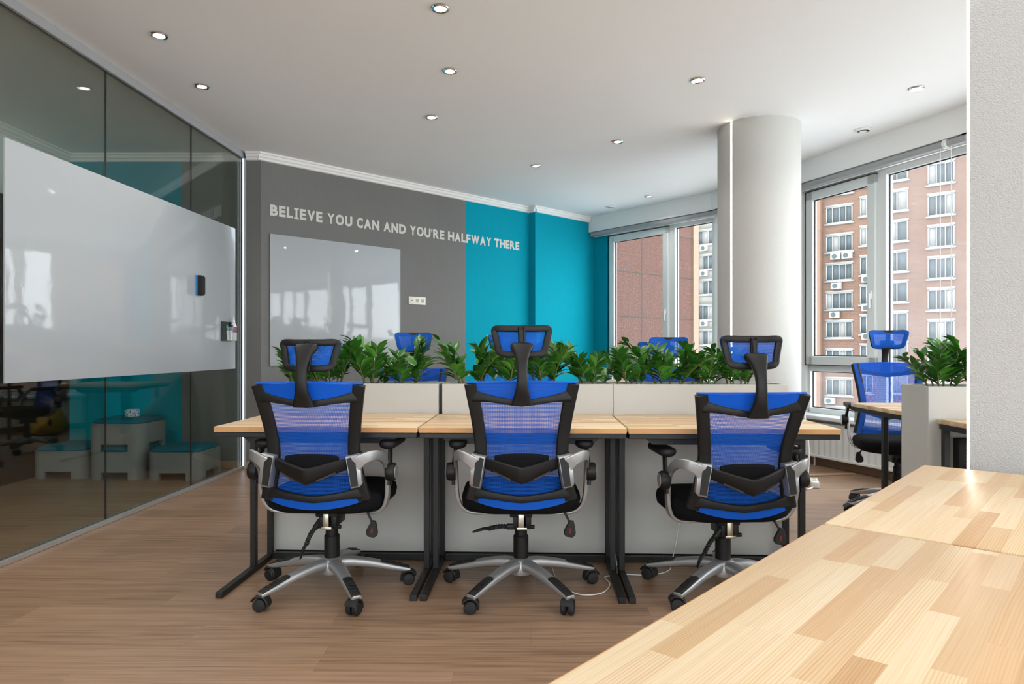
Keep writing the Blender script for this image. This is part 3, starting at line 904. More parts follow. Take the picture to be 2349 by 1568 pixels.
        for i in range(n):
            T = (Pt[min(i + 1, n - 1)] - Pt[max(i - 1, 0)]).normalized()
            # outward direction changes from back (-y) to outward (+x) to down
            f_ = i / (n - 1)
            o = V((sx * (0.15 + 0.85 * min(1, f_ * 2.2)), -1 + min(1, f_ * 2.2), 0 if f_ < 0.6 else -(f_ - 0.6) * 5)).normalized()
            S = T.cross(o).normalized(); U = S.cross(T)
            w, th = P[i][3], P[i][4]
            pr = []
            for q in range(14):
                an = 2 * math.pi * (q + 0.5) / 14
                cc, ss = math.cos(an), math.sin(an)
                pr.append(Pt[i] + S * math.copysign(abs(cc) ** 0.28, cc) * w / 2 + U * math.copysign(abs(ss) ** 0.28, ss) * th * 0.42)
            rings.append(a.ring(pr))
        a.skin(rings)
        # plate on the back rail
        Xp = Matrix.Translation((sx * 0.177, -0.262, 0.583)) @ Matrix.Rotation(sx * R(8), 4, 'Z') @ Matrix.Rotation(R(90), 4, 'X')
        pl = [(-0.032 * sx, 0.064), (0.026 * sx, 0.074), (0.036 * sx, -0.05), (0.026 * sx, -0.062), (-0.010 * sx, -0.068)]
        a.prism(pl, -0.012, 0.028, Xp, 0.004)
        ar = a.build('arm_bracket', M['silver'], t, sharp=50)
        a = MB()
        pl = [(-0.027 * sx, 0.056), (-0.010 * sx, 0.061), (0.010 * sx, 0.038), (0.020 * sx, -0.056), (-0.007 * sx, -0.060)]
        a.prism(pl, 0.028, 0.031, Xp); a.build('inset', M['rubber'], ar)
        a = MB()
        a.sweep([(sx * 0.293, -0.125, 0.50), (sx * 0.293, -0.115, 0.59), (sx * 0.286, -0.08, 0.655)], 0.038, 0.016, (1, 0, 0), 12, 3.5)
        a.lathe([(0.012, -0.02), (0.036, -0.02), (0.039, -0.012), (0.039, 0.012), (0.036, 0.018), (0.012, 0.018)], (sx * 0.301, -0.128, 0.558), 26, 'X')
        po = a.build('arm_post', M['plastic'], t, sharp=40)
        a = MB(); a.lathe([(0.012, 0.0), (0.028, 0.0), (0.03, 0.002), (0.028, 0.004), (0.012, 0.004)] if sx > 0 else [(0.012, -0.004), (0.028, -0.004), (0.03, -0.002), (0.028, 0.0), (0.012, 0.0)], (sx * 0.3195 if sx > 0 else sx * 0.3215, -0.128, 0.558), 24, 'X'); a.build('joint_cap', M['alu'], po)
        a = MB()
        rr = rrect(0.078, 0.25, 0.036, 6)
        a.skin([a.ring([(sx * 0.278 + x * k, 0.0 + y * (1 - (1 - k) * 0.3), z) for x, y in rr]) for z, k in ((0.652, 0.55), (0.660, 0.9), (0.672, 1.0), (0.682, 0.97), (0.686, 0.86))])
        a.build('armrest_pad', M['rubber'], t, sharp=50)
    return t

BACK = ('back_frame', 'lumbar_support', 'back_mesh', 'mesh_top_band', 'mesh_bottom_band', 'headrest_frame', 'headrest_bracket')
def pose_chair(c, x, y, yaw, base=0.0, dz=0.0, dh=0.0, lever=0.0, label='', group=None, rec=0.0):
    c.location = (x, y, 0); c.rotation_euler = (0, 0, R(yaw))
    c['label'] = label; c['category'] = 'chair'
    if group: c['group'] = group
    for ch in c.children:
        nm = ch.name.split('.')[0]
        if nm == 'star_base': ch.rotation_euler = (0, 0, R(base - yaw))
        elif nm == 'gas_column': pass
        else: ch.location.z = dz + (dh if nm == 'headrest_frame' else 0)
        if rec and nm in BACK:
            p = V((0, -0.2, 0.42))
            m = Matrix.Translation((0, 0, dz + (dh if nm == 'headrest_frame' else 0))) @ Matrix.Translation(p) @ Matrix.Rotation(R(rec), 4, 'X') @ Matrix.Translation(-p)
            ch.location = m.to_translation(); ch.rotation_euler = m.to_euler()
        if nm == 'tilt_lever' and lever:
            p = V((-0.05, -0.06, 0.302))
            m = Matrix.Translation(p) @ Matrix.Rotation(R(-lever), 4, 'Y') @ Matrix.Translation(-p)
            ch.location = m.to_translation() + V((0, 0, dz)); ch.rotation_euler = m.to_euler()

proto = make_chair()
GF, GR = 'blue mesh office chairs along the front of the desk row', 'blue mesh office chairs behind the planters'
chairs = [
    (-0.815, 3.09, -3, -5, 0.0, -0.055, 55, 2, 'blue mesh office chair seen from behind at the left end of the front desk row', GF),
    (0.04, 3.08, 0, -1, 0.0, 0.0, 0, 0, 'blue mesh office chair seen squarely from behind at the middle front desk', GF),
    (0.945, 3.06, 3, -12, -0.03, -0.006, 50, 5, 'blue mesh office chair at the front desk right of the middle, before the column', GF),
    (-0.645, 4.40, 186, 20, 0.0, 0.015, 0, 0, 'blue office chair facing us behind the left planter, before the grey wall', GR),
    (-0.02, 5.80, 195, 40, 0.0, 0.03, 0, 0, 'blue office chair mostly hidden behind the middle front chair headrest', GR),
    (1.02, 4.27, 176, 10, 0.0, -0.02, 0, 0, 'blue office chair behind the right planter, headrest before the pale window mullion', GR),
    (1.28, 5.92, 184, 30, 0.0, -0.035, 0, 0, 'farther blue office chair showing left of the headrest behind the right planter', GR),
    (0.33, 7.05, 200, 12, 0.0, -0.02, 0, 0, 'distant blue office chair hidden behind the middle plants, its base mirrored in the glass', GR),
    (2.57, 4.55, 163, 25, 0.035, 0.0, 0, 0, 'blue office chair facing us at the far right desk before the tall window', GR),
]
cs = [proto] + [copy_tree(proto) for _ in chairs[1:]]
for c, (x, y, yaw, ba, dz, dh, lv, rec, lab, grp) in zip(cs, chairs):
    pose_chair(c, x, y, yaw, ba, dz, dh, lv, lab, grp, rec)
# ------------------------------------------------------------------ desks
CR2 = R(-2.05)                                   # the whole desk cluster is turned slightly
O1 = V((-1.299, 2.965, 0))
ex = V((math.cos(CR2), math.sin(CR2), 0)); ey = V((-math.sin(CR2), math.cos(CR2), 0))
def CL(u, v): return O1 + ex * u + ey * v

def make_desk(w=0.893, d=0.63, tray=True):
    """origin at the front left floor corner, sitting edge along +X at y=0"""
    t = thing('desk', 'x', 'desk')
    mb = MB(); mb.b2((0.002, 0, 0.726), (w - 0.002, d, 0.75), 0.003)
    mb.build('tabletop', M['pine'], t)
    mb = MB(); mb.b2((0.004, -0.0015, 0.7275), (w - 0.004, 0.0005, 0.7485))
    mb.build('front_edge', M['pine_edge'], t)
    f = MB()
    f.b2((0.004, 0.004, 0.704), (w - 0.004, 0.034, 0.7255)); f.b2((0.004, d - 0.042, 0.700), (w - 0.004, d - 0.012, 0.7255))
    f.b2((0.004, 0.042, 0.700), (0.034, d - 0.042, 0.7255)); f.b2((w - 0.034, 0.042, 0.700), (w - 0.004, d - 0.042, 0.7255))
    f.build('top_frame', M['black_metal'], t, bevel=0.002)
    for x in (0.0, w):
        l = MB()
        xx = x + (0.020 if x == 0 else -0.020)
        l.b2((xx - 0.014, 0.37, 0.025), (xx + 0.014, 0.398, 0.70)); l.b2((xx - 0.014, d - 0.05, 0.025), (xx + 0.014, d - 0.022, 0.70))
        l.b2((xx - 0.015, 0.01, 0.0), (xx + 0.015, d - 0.02, 0.026))
        l.build('leg', M['black_metal'], t, bevel=0.002)
    b = MB(); b.b2((0.035, d - 0.05, 0.0), (w - 0.035, d - 0.022, 0.03)); b.build('floor_rail', M['black_metal'], t, bevel=0.002)
    if tray:
        b = MB()
        X = Matrix(((1, 0, 0, 0), (0, 0, -1, 0), (0, 1, 0, 0), (0, 0, 0, 1)))
        b.prism([(0.12, 0.668), (w - 0.14, 0.668), (w - 0.10, 0.70), (0.08, 0.70)], -0.19, -0.10, X)
        b.build('cable_tray', M['black_metal'], t)
    return t

dg = 'pine desks on black metal frames'
desk = make_desk()
spots = [(0, 0, 0, 'pine desk on a black frame at the left end of the front row'),
         (0.897, 0, 0, 'middle pine desk of the front row with the squarely facing chair'),
         (1.794, 0, 0, 'pine desk at the right end of the front row, corner pointing at the radiator')]
allb = []
for i, (u, v, r, lab) in enumerate(spots):
    o = desk if i == 0 else copy_tree(desk)
    p = CL(u, v); o.location = p; o.rotation_euler = (0, 0, CR2); o['label'] = lab; o['group'] = dg
PD0, PDW = 0.632, 0.245                            # planter start and depth behind the front edge
rear = [(0.893, 'pine desk behind the left planter, facing the grey wall'), (1.790, 'pine desk behind the middle planter'), (2.687, 'pine desk behind the right planter near the column')]
for u, lab in rear:
    o = copy_tree(desk); p = CL(u, PD0 + PDW + 0.635 + 0.005); o.location = p; o.rotation_euler = (0, 0, CR2 + math.pi); o['label'] = lab; o['group'] = dg
# far desks at the back of the room
for (x, y, rz, lab) in ((-1.30, 6.40, 0, 'far pine desk by the grey wall, its right end just above the planter gap'), (0.91, 6.92, 0, 'far pine desk by the window next to the teal wall')):
    o = copy_tree(desk); o.location = (x, y, 0); o.rotation_euler = (0, 0, rz); o['label'] = lab; o['group'] = dg
    if x < 0:
        o.scale = (0.86, 1, 1)
# right cluster
RC = V((2.02, 3.31, 0))
o = copy_tree(desk); o.location = (2.12 + 0.9, 4.26, 0); o.rotation_euler = (0, 0, CR2 + math.pi); o['label'] = 'pine desk on the far side of the end planter, under the tall window'; o['group'] = dg
o = copy_tree(desk); o.location = (2.035, 2.675, 0); o.rotation_euler = (0, 0, CR2); o['label'] = 'pine desk on the near side of the end planter, cut off by the white pillar'; o['group'] = dg
# two large desks in the foreground
ang = math.atan2(0.65, 0.582)
F = V((0.602, 1.32, 0)); fd = V((math.cos(ang), math.sin(ang), 0))
for p, lab in ((F + fd * 0.004, 'pine desk reaching the textured white pillar, farther of the two foreground desks'), (F - fd * 0.895, 'nearest pine desk filling the lower right corner with striped boards')):
    o = copy_tree(desk); o.location = p + fd * 0.893; o.rotation_euler = (0, 0, ang + math.pi); o['label'] = lab; o['group'] = dg

# ------------------------------------------------------------------ planters
def make_planter(w=0.89, d=PDW, z0=0.03, h=0.905):
    t = thing('planter_box', 'x', 'planter')
    b = MB(); th = 0.016
    b.b2((0, 0, z0), (w, th, h)); b.b2((0, d - th, z0), (w, d, h)); b.b2((0, th, z0), (th, d - th, h)); b.b2((w - th, th, z0), (w, d - th, h)); b.b2((th, th, z0), (w - th, d - th, z0 + 0.02))
    b.build('box', M['planter'], t, bevel=0.0015)
    s = MB(); s.b2((th, th, h - 0.16), (w - th, d - th, h - 0.055)); s.build('soil', M['soil'], t)
    f = MB(); f.b2((0.02, 0.02, 0.0), (w - 0.02, d - 0.02, z0)); f.build('plinth', M['black_metal'], t)
    return t
pl = make_planter()
pg = 'cream planter boxes between the desks'
pspots = [(0.003, 'cream planter box between desks at the left, behind the left chair'), (0.912, 'cream planter box between desks in the middle of the row'), (1.8035, 'cream planter box between desks at the right, ending by the round column')]
planters = []
for i, (u, lab) in enumerate(pspots):
    o = pl if i == 0 else copy_tree(pl)
    o.location = CL(u, PD0 + 0.002); o.rotation_euler = (0, 0, CR2); o['label'] = lab; o['group'] = pg
    planters.append(o)
o = copy_tree(pl); o.location = (2.02, 3.312, 0); o.rotation_euler = (0, 0, CR2); o['label'] = 'planter box seen end-on at the far right, between the side desks'; o['group'] = pg
planters.append(o)

# ------------------------------------------------------------------ plants with glossy paired leaves
def frond_mesh(seed):
    rng = random.Random(seed)
    mb = MB()
    ln = rng.uniform(0.22, 0.31); lean = rng.uniform(0.03, 0.17)
    st = []
    for k in range(9):
        s = k / 8
        st.append(V((lean * s ** 1.6, 0.01 * math.sin(3 * s + seed), ln * s * (1 - 0.12 * s * lean * 6))))
    mb.mi = 1
    mb.tube(st, [0.0058 - 0.0042 * k / 8 for k in range(9)], 6)
    n = rng.randint(8, 10)
    for side in (-1, 1):
        for k in range(n):
            s = 0.30 + 0.68 * (k + (0.25 if side > 0 else 0)) / n
            i = min(int(s * 8), 7); f = s * 8 - i
            base = st[i].lerp(st[i + 1], f)
            T = (st[i + 1] - st[i]).normalized()
            az = rng.uniform(-0.55, 0.55)
            sd = V((0.0, side, 0)); out = V((1, 0, 0.2))
            D = (T * (0.45 + 0.70 * s) + sd * (1.0 - 0.35 * s) + out * az).normalized()
            L_ = rng.uniform(0.062, 0.088) * (0.8 + 0.4 * math.sin(math.pi * min(1, s))) * (0.85 if s > 0.93 else 1)
            W_ = L_ * rng.uniform(0.37, 0.46)
            N_ = (T * 0.6 + V((-0.6, 0, 0.5)) + V((rng.uniform(-.6, .6), rng.uniform(-.6, .6), rng.uniform(-.3, .3)))).normalized()
            N_ = (N_ - D * N_.dot(D)).normalized(); S_ = D.cross(N_)
            mb.mi = 0 if rng.random() < 0.8 else 2
            prev = None
            droop = rng.uniform(0.0, 0.32)
            for q, wd in enumerate((0.08, 0.72, 1.0, 0.90, 0.52, 0.03)):
                u = q / 5
                c = base + D * (0.006 + L_ * u) + N_ * (-droop * L_ * u * u + 0.04 * L_ * math.sin(u * 3))
                row = mb.ring([c - S_ * W_ / 2 * wd + N_ * 0.16 * W_ * wd, c, c + S_ * W_ / 2 * wd + N_ * 0.16 * W_ * wd])
                if prev:
                    mb.face([prev[0], prev[1], row[1], row[0]]); mb.face([prev[1], prev[2], row[2], row[1]])
                prev = row
    return mb

fronds = []
for k in range(8):
    o = frond_mesh(k + 3).build('frond', [M['leaf'], M['stem'], M['leaf2']], None, sharp=0)
    fronds.append(o.data)
    bpy.data.objects.remove(o)
rng = random.Random(5)
where = ['left planter', 'middle planter', 'right planter', 'end-on planter at the far right']
order = [['at the left end of the', 'second along the', 'third along the', 'at the right end of the']] * 3
pn = 0
looks = ['dark green leafy plant', 'glossy green leafy plant', 'bushy green plant', 'green plant with upright stems']
for pi, pt in enumerate(planters):
    m = Matrix.Translation(pt.location) @ Matrix.Rotation(CR2, 4, 'Z')
    nn = 4 if pi < 3 else 2
    for k in range(nn):
        x = [0.13, 0.34, 0.55, 0.76][k] if pi < 3 else [0.12, 0.34][k]
        if pi == 0: x = [0.11, 0.29, 0.50, 0.715][k]
        if pi == 2: x = [0.10, 0.29, 0.48, 0.66][k]
        lab = '%s growing %s %s' % (looks[k], ['at the left end of the', 'second from the left in the', 'third from the left in the', 'last on the right in the'][k], where[pi])
        if pi == 3: lab = ['leafy plant leaning left over the corner of the far right planter', 'leafy plant half hidden behind the lit pillar edge in the far right planter'][k]
        t = thing('leafy_plant', lab, 'plant', m @ V((x + rng.uniform(-.02, .02), PDW / 2 - 0.015 + rng.uniform(-.02, .02), 0.842)), 0, 'leafy plants growing in the planter boxes')
        nf = 6
        for q in range(nf):
            f = bpy.data.objects.new('frond', fronds[(pn * 3 + q * 5 + k) % 8]); COL.objects.link(f); f.parent = t
            a = 2 * math.pi * (q + rng.uniform(-.3, .3)) / nf
            f.location = (0.05 * math.cos(a), 0.03 * math.sin(a), 0)
            aa = a + rng.uniform(-.4, .4)
            f.rotation_euler = (0, R(rng.uniform(-6, 10)), aa)
            sc = rng.uniform(0.84, 1.16)
            f.scale = (sc, sc, sc)
        pn += 1
# ------------------------------------------------------------------ white boards, lettering, outlet
def frame_matrix(o, x, n):
    """local x along x, local y along -n (into the wall), z up; +(-y) points into the room"""
    x = V(x).normalized(); n = V(n).normalized()
    return Matrix(((x.x, -n.x, 0, o[0]), (x.y, -n.y, 0, o[1]), (0, 0, 1, o[2]), (0, 0, 0, 1)))

WM = frame_matrix(S(0), WD, WN)                      # feature wall: x along wall, y into wall
gd = V((0.0386, 0.99926, 0)); gn = V((0.99926, -0.0386, 0))
GM = frame_matrix((gx(0) + gn.x * 0.006, gn.y * 0.006, 0), gd, gn)

b = MB(); b.b2((3.43, -0.012, 0.913), (6.035, 0.0, 2.15), 0.002)
o = b.build('whiteboard', M['board']); o.matrix_world = GM
tag(o, 'large glossy whiteboard panel mounted on the glass partition', 'whiteboard')
b = MB(); b.b2((0.09, -0.016, 0.932), (1.52, -0.002, 2.143), 0.002)
o = b.build('whiteboard', M['board']); o.matrix_world = WM
tag(o, 'smaller glossy whiteboard on the grey wall under the lettering', 'whiteboard')

# lettering, each glyph scaled to the proportions of a wide bold sans
GW = dict(B=.84, E=.72, L=.70, I=.52, V=.93, Y=.90, O=1.03, U=.92, C=.80, A=.97, N=.95, D=.97, R=.92, H=.97, F=.70, W=1.42, T=.84)
GW["'"] = .17
def glyph(ch):
    cu = bpy.data.curves.new('glyph', 'FONT'); cu.body = ch; cu.size = 1.0; cu.offset = 0.047; cu.extrude = 0.0; cu.resolution_u = 6
    ob = bpy.data.objects.new('glyph', cu); COL.objects.link(ob)
    dg_ = bpy.context.evaluated_depsgraph_get(); dg_.update()
    me = bpy.data.meshes.new_from_object(ob.evaluated_get(dg_))
    vs = [v.co.copy() for v in me.vertices]; fs = [list(p.vertices) for p in me.polygons]
    bpy.data.objects.remove(ob); bpy.data.curves.remove(cu); bpy.data.meshes.remove(me)
    return vs, fs
cache = {}
txt = "BELIEVE YOU CAN AND YOU'RE HALFWAY THERE"
capH = 0.101; gap = 0.115; space = 0.46
tot = sum((space if c == ' ' else GW[c] + gap) for c in txt) - gap
kx = 3.205 / (tot * capH)
def put_text(mb, txt, x0, z0, capH, kx, y=-0.003):
    u = 0.0
    for c in txt:
        if c == ' ':
            u += space; continue
        w = GW[c]
        def P(x, z, yy=y): return mb.bm.verts.new((x0 + (u + x) * capH * kx, yy, z0 + z * capH))
        if c == 'I':
            st = 0.21; c0 = (w - st) / 2; q = 0.15
            out = [(0, 0), (w, 0), (w, q), (c0 + st, q), (c0 + st, 1 - q), (w, 1 - q), (w, 1), (0, 1), (0, 1 - q), (c0, 1 - q), (c0, q), (0, q)]
            for z0_, z1_, a_, b_ in ((0, q, 0, w), (1 - q, 1, 0, w), (q, 1 - q, c0, c0 + st)):
                mb.b2((x0 + (u + a_) * capH * kx, y - 0.0015, z0 + z0_ * capH), (x0 + (u + b_) * capH * kx, y + 0.003, z0 + z1_ * capH))
        else:
            if c not in cache: cache[c] = glyph(c)
            vs, fs = cache[c]
            xs = [v.x for v in vs]; zs = [v.y for v in vs]
            x_0, x_1, z_0, z_1 = min(xs), max(xs), min(zs), max(zs)
            lo, hi = (0.62, 1.0) if c == "'" else (0.0, 1.0)
            if c in 'OC': lo, hi = -0.015, 1.015
            if c == 'U': lo = -0.015
            f = lambda v, yy: P((v.x - x_0) / (x_1 - x_0) * w, lo + (v.y - z_0) / (z_1 - z_0) * (hi - lo), yy)
            A = [f(v, y - 0.0015) for v in vs]; B = [f(v, y + 0.003) for v in vs]
            cnt = {}
            for p in fs:
                mb.face([A[i] for i in p]); mb.face([B[i] for i in p][::-1])
                for a_, b_ in zip(p, p[1:] + p[:1]): cnt[(a_, b_)] = 1
            for (a_, b_) in cnt:
                if (b_, a_) not in cnt: mb.face([A[b_], A[a_], B[a_], B[b_]])
        u += w + gap
mb = MB(); put_text(mb, txt, 0.094, 2.313, capH, kx)
o = mb.build('wall_lettering', M['letter'], sharp=30); o.matrix_world = WM
tag(o, 'pale capital lettering with a motivational sentence across the grey and teal wall', 'lettering')

t = thing('power_outlet', 'ivory triple wall outlet on the grey wall beside the smaller whiteboard', 'outlet'); t.matrix_world = WM @ Matrix.Translation((1.63, 0, 1.61))
b = MB(); b.b2((0, -0.012, -0.042), (0.225, 0, 0.042), 0.003); b.build('plate', M['ivory'], t)
for k, x in enumerate((0.113, 0.183)):
    b = MB(); b.lathe([(0.0215, -0.0135), (0.0215, -0.012)], (x, 0, 0), 24, 'Y'); s_ = b.build('socket', M['ivory_dark'], t)
    b = MB(); b.lathe([(0.003, -0.0145), (0.003, -0.0130)], (x - 0.009, 0, 0), 10, 'Y'); b.lathe([(0.003, -0.0145), (0.003, -0.0130)], (x + 0.009, 0, 0), 10, 'Y'); b.build('pin_hole', M['rubber'], s_)
b = MB(); b.lathe([(0.006, -0.0135), (0.006, -0.012)], (0.042, 0, 0), 14, 'Y'); b.build('aerial_jack', M['rubber'], t)

# eraser, pen holder, markers, spray bottle on the big board
t = thing('board_eraser', 'blue and black board eraser stuck upright on the large whiteboard', 'eraser'); t.matrix_world = GM @ Matrix.Translation((5.365, -0.012, 1.585))
b = MB(); b.b2((-0.028, -0.014, -0.08), (0.028, 0, 0.08), 0.003); b.build('blue_back', M['eraser_blue'], t)
b = MB()
rings = []
for y, k in ((-0.014, 1.0), (-0.040, 0.98), (-0.050, 0.85)):
    rings.append(b.ring([(x * k, y, z * (k if k < 1 else 1)) for x, z in rrect(0.056, 0.16, 0.010, 4)]))
b.skin(rings); b.build('grip', M['eraser_felt'], t)
hm = GM @ Matrix.Translation((5.76, -0.012, 1.155))
t = thing('pen_holder', 'clear acrylic pen holder at the right edge of the large whiteboard', 'pen holder'); t.matrix_world = hm
b = MB(); b.b2((0, -0.003, 0), (0.20, 0, 0.165)); b.build('dark_back', M['rubber'], t)
b = MB(); b.b2((0, -0.066, 0), (0.20, -0.063, 0.12)); b.b2((0, -0.063, 0), (0.003, -0.003, 0.12)); b.b2((0.197, -0.063, 0), (0.20, -0.003, 0.12)); b.b2((0, -0.063, 0), (0.20, -0.003, 0.003)); b.build('tray', M['acrylic'], t)
def marker(x, y, tilt, col, label, up=True):
    t = thing('marker_pen', label, 'marker'); t.matrix_world = hm @ Matrix.Translation((x, y, 0.0045)) @ Matrix.Rotation(R(tilt), 4, 'Y')
    b = MB(); b.lathe([(0.006, 0), (0.0085, 0.002), (0.0085, 0.088), (0.007, 0.09)], (0, 0, 0), 14); b.build('barrel', M['white'], t)
    b = MB(); b.lathe([(0.0095, 0.086), (0.0095, 0.128), (0.007, 0.134)], (0, 0, 0), 14); b.build('cap', M[col], t)
marker(0.055, -0.035, -8, 'green', 'white marker with a green cap standing in the acrylic holder')
marker(0.095, -0.045, 6, 'navy', 'white marker with a blue cap standing in the acrylic holder')
marker(0.125, -0.022, 3, 'rubber', 'white marker with a black cap standing in the acrylic holder')
t = thing('spray_bottle', 'small white spray bottle with a red label in the acrylic holder', 'bottle'); t.matrix_world = hm @ Matrix.Translation((0.168, -0.033, 0.0045))
b = MB(); b.lathe([(0.024, 0), (0.026, 0.004), (0.026, 0.125), (0.018, 0.145), (0.011, 0.15)], (0, 0, 0), 20); b.build('bottle_body', M['white'], t)
b = MB(); b.lathe([(0.012, 0.15), (0.012, 0.172), (0.007, 0.178), (0.006, 0.205)], (0, 0, 0), 16); b.build('nozzle', M['white'], t)
b = MB(); b.lathe([(0.0264, 0.07), (0.0264, 0.118)], (0, 0, 0), 20, 'Z', False); b.build('label', M['darkred'], t, solid=0.0004)

# ------------------------------------------------------------------ ceiling lights
def lamp_xy(px, py):
    z = (CEIL - 1.087) * 1566 / (800 - py)
    return ((px - 1174.5) / 1566 * z, z)
dl = thing('downlight', 'x', 'ceiling light')
b = MB(); b.lathe([(0.047, 0.0), (0.048, -0.004), (0.044, -0.009), (0.033, -0.007), (0.030, 0.0)], (0, 0, 0), 28, 'Z', False); b.build('ring', M['chrome'], dl, solid=0.001)
b = MB(); b.lathe([(0.001, -0.004), (0.029, -0.004), (0.030, -0.001), (0.030, 0.0)], (0, 0, 0), 24); b.build('lens', M['lens'], dl)
LP = [((1010, 18), 'round ceiling downlight cut close to the top edge, above the middle chair'),
      ((365, 80), 'round ceiling downlight nearest the glass partition, towards the top left corner'),
      ((463, 197), 'second round downlight along the glass partition, behind the top left one'),
      ((1032, 162), 'round downlight in the second row over the middle of the office'),
      ((990, 268), 'round downlight in the third row over the middle of the office'),
      ((1601, 183), 'round downlight in front of the round column'),
      ((2102, 202), 'round downlight closest to the lit white pillar'),
      ((1417, 324), 'round downlight to the left of the column top'),
      ((1229, 380), 'round downlight near the teal wall step'),
      ((1488, 450), 'farthest round downlight beside the window blind')]
LIGHTS = []
for i, (p, lab) in enumerate(LP):
    o = dl if i == 0 else copy_tree(dl)
    x, y = lamp_xy(*p); o.location = (x, y, CEIL); o['label'] = lab; o['group'] = 'recessed ceiling downlights'
    LIGHTS.append((x, y))
ADDED_LAMPS = [(-2.0, 3.0), (-2.0, 2.0), (-0.4, 2.7), (-0.4, 1.7), (1.2, 3.2), (1.2, 2.0), (1.2, 0.8), (2.7, 3.0), (-2.0, 0.9), (-0.4, 0.5), (-2.0, -0.8), (-0.4, -1.2), (1.2, -0.6), (2.8, 0.6), (2.6, -1.4)]  # unseen lamps without fixtures, added to brighten the near room
for (x, y) in ADDED_LAMPS:
    LIGHTS.append((x, y))
def area(name, loc, power, size, col, spread=135):
    l = bpy.data.lights.new(name, 'AREA'); l.shape = 'DISK'; l.size = size; l.energy = power; l.color = col; l.spread = R(spread)
    o = bpy.data.objects.new(name, l); COL.objects.link(o); o.location = loc
    return o
for k, (x, y) in enumerate(LIGHTS):
    area('downlight_and_fill_beam', (x, y, CEIL - 0.014), LAMP_W, 0.06, (1.0, 0.965, 0.92))
area('side_room_fill', (-3.3, 3.4, CEIL - 0.014), SIDE_W, 0.08, (1.0, 0.95, 0.88))  # unseen lamps added to lighten the room beyond the glass
area('side_room_fill', (-3.3, 1.2, CEIL - 0.014), SIDE_W, 0.08, (1.0, 0.95, 0.88))

for (px, py), lab in (((1980, 297), 'round white ceiling vent near the blind over the right window'), ((1402, 474), 'round white ceiling vent above the far window by the teal wall')):
    x, y = lamp_xy(px, py)
    t = thing('ceiling_vent', lab, 'vent', (x, y, CEIL))
    b = MB(); b.lathe([(0.066, 0.0), (0.066, -0.008), (0.05, -0.016), (0.044, -0.008)], (0, 0, 0), 28, 'Z', False); b.build('rim', M['white'], t, solid=0.001)
    b = MB(); b.lathe([(0.001, -0.004), (0.044, -0.004), (0.044, 0.0)], (0, 0, 0), 24); b.build('opening', M['joint'], t)
    b = MB(); b.lathe([(0.001, -0.022), (0.026, -0.020), (0.029, -0.016), (0.001, -0.014)], (0, 0, 0), 24); b.build('disc', M['white'], t)

# ------------------------------------------------------------------ beyond the glass: stacking pouffes, cup; bean bags
def make_pouf():
    t = thing('pouf', 'x', 'pouf'); w = 0.455
    b = MB()
    b.prism(rrect(w, w, 0.085, 8), 0.062, 0.232)
    for sx in (-1, 1):
        for sy in (-1, 1):
            c = (sx * (w / 2 - 0.085), sy * (w / 2 - 0.085))
            pts = [(c[0] + sx * 0.085 * math.cos(R(a)), c[1] + sy * 0.085 * math.sin(R(a))) for a in range(0, 91, 10)]
            pts += [(c[0] + sx * 0.05 * math.cos(R(a)), c[1] + sy * 0.05 * math.sin(R(a))) for a in range(90, -1, -10)]
            pts = [(c[0] - sx * 0.02, c[1] + sy * 0.05), (c[0] - sx * 0.02, c[1] + sy * 0.085)] + pts[::-1][10:] [::1] if False else pts
            b.prism(pts, 0.0, 0.063)
            for dx, dy, px, py in ((0.03, 0.033, -0.015, 0.0685), (0.033, 0.03, 0.0685, -0.015)):
                b.box((c[0] + sx * px, c[1] + sy * py, 0.0315), (dx if px < 0 else 0.033, dy if py > 0 else 0.03, 0.063))
    b.build('pouf_body', M['pouf_grey'], t, sharp=30)
    b = MB(); rings = []
    for z, k in ((0.226, 0.93), (0.24, 0.97), (0.252, 0.955), (0.266, 0.86), (0.276, 0.6), (0.279, 0.25)):
        rings.append(b.ring([(x * k, y * k, z) for x, y in rrect(w - 0.012, w - 0.012, 0.08, 8)]))
    b.skin(rings); b.build('cushion', M['pouf_teal'], t, sharp=70)
    return t
pf = make_pouf()
for i, (x, y, z, rz, lab) in enumerate(((-2.80, 5.86, 0, -1, 'grey stacking pouf with a teal cushion nearest the glass partition end'), (-3.30, 5.89, 0, 0, 'grey pouf at the bottom of the stack of two behind the glass'),
                                 (-3.30, 5.89, 0.232, 0, 'grey pouf on top of the stack with the patterned cup on it'), (-3.80, 5.93, 0, 1, 'grey pouf farthest left behind the glass, teal cushion half hidden'))):
    o = pf if i == 0 else copy_tree(pf)
    o.location = (x, y, z); o.rotation_euler = (0, 0, R(rz)); o['label'] = lab; o['group'] = 'stacking poufs behind the glass'
b = MB(); b.lathe([(0.05, 0.0), (0.055, 0.003), (0.058, 0.06), (0.055, 0.06), (0.052, 0.006), (0.001, 0.005)], (0, 0, 0), 28)
o = b.build('cup', M['floral']); o.location = (-3.26, 5.86, 0.508); tag(o, 'floral patterned white cup standing on the upper teal pouf', 'cup')

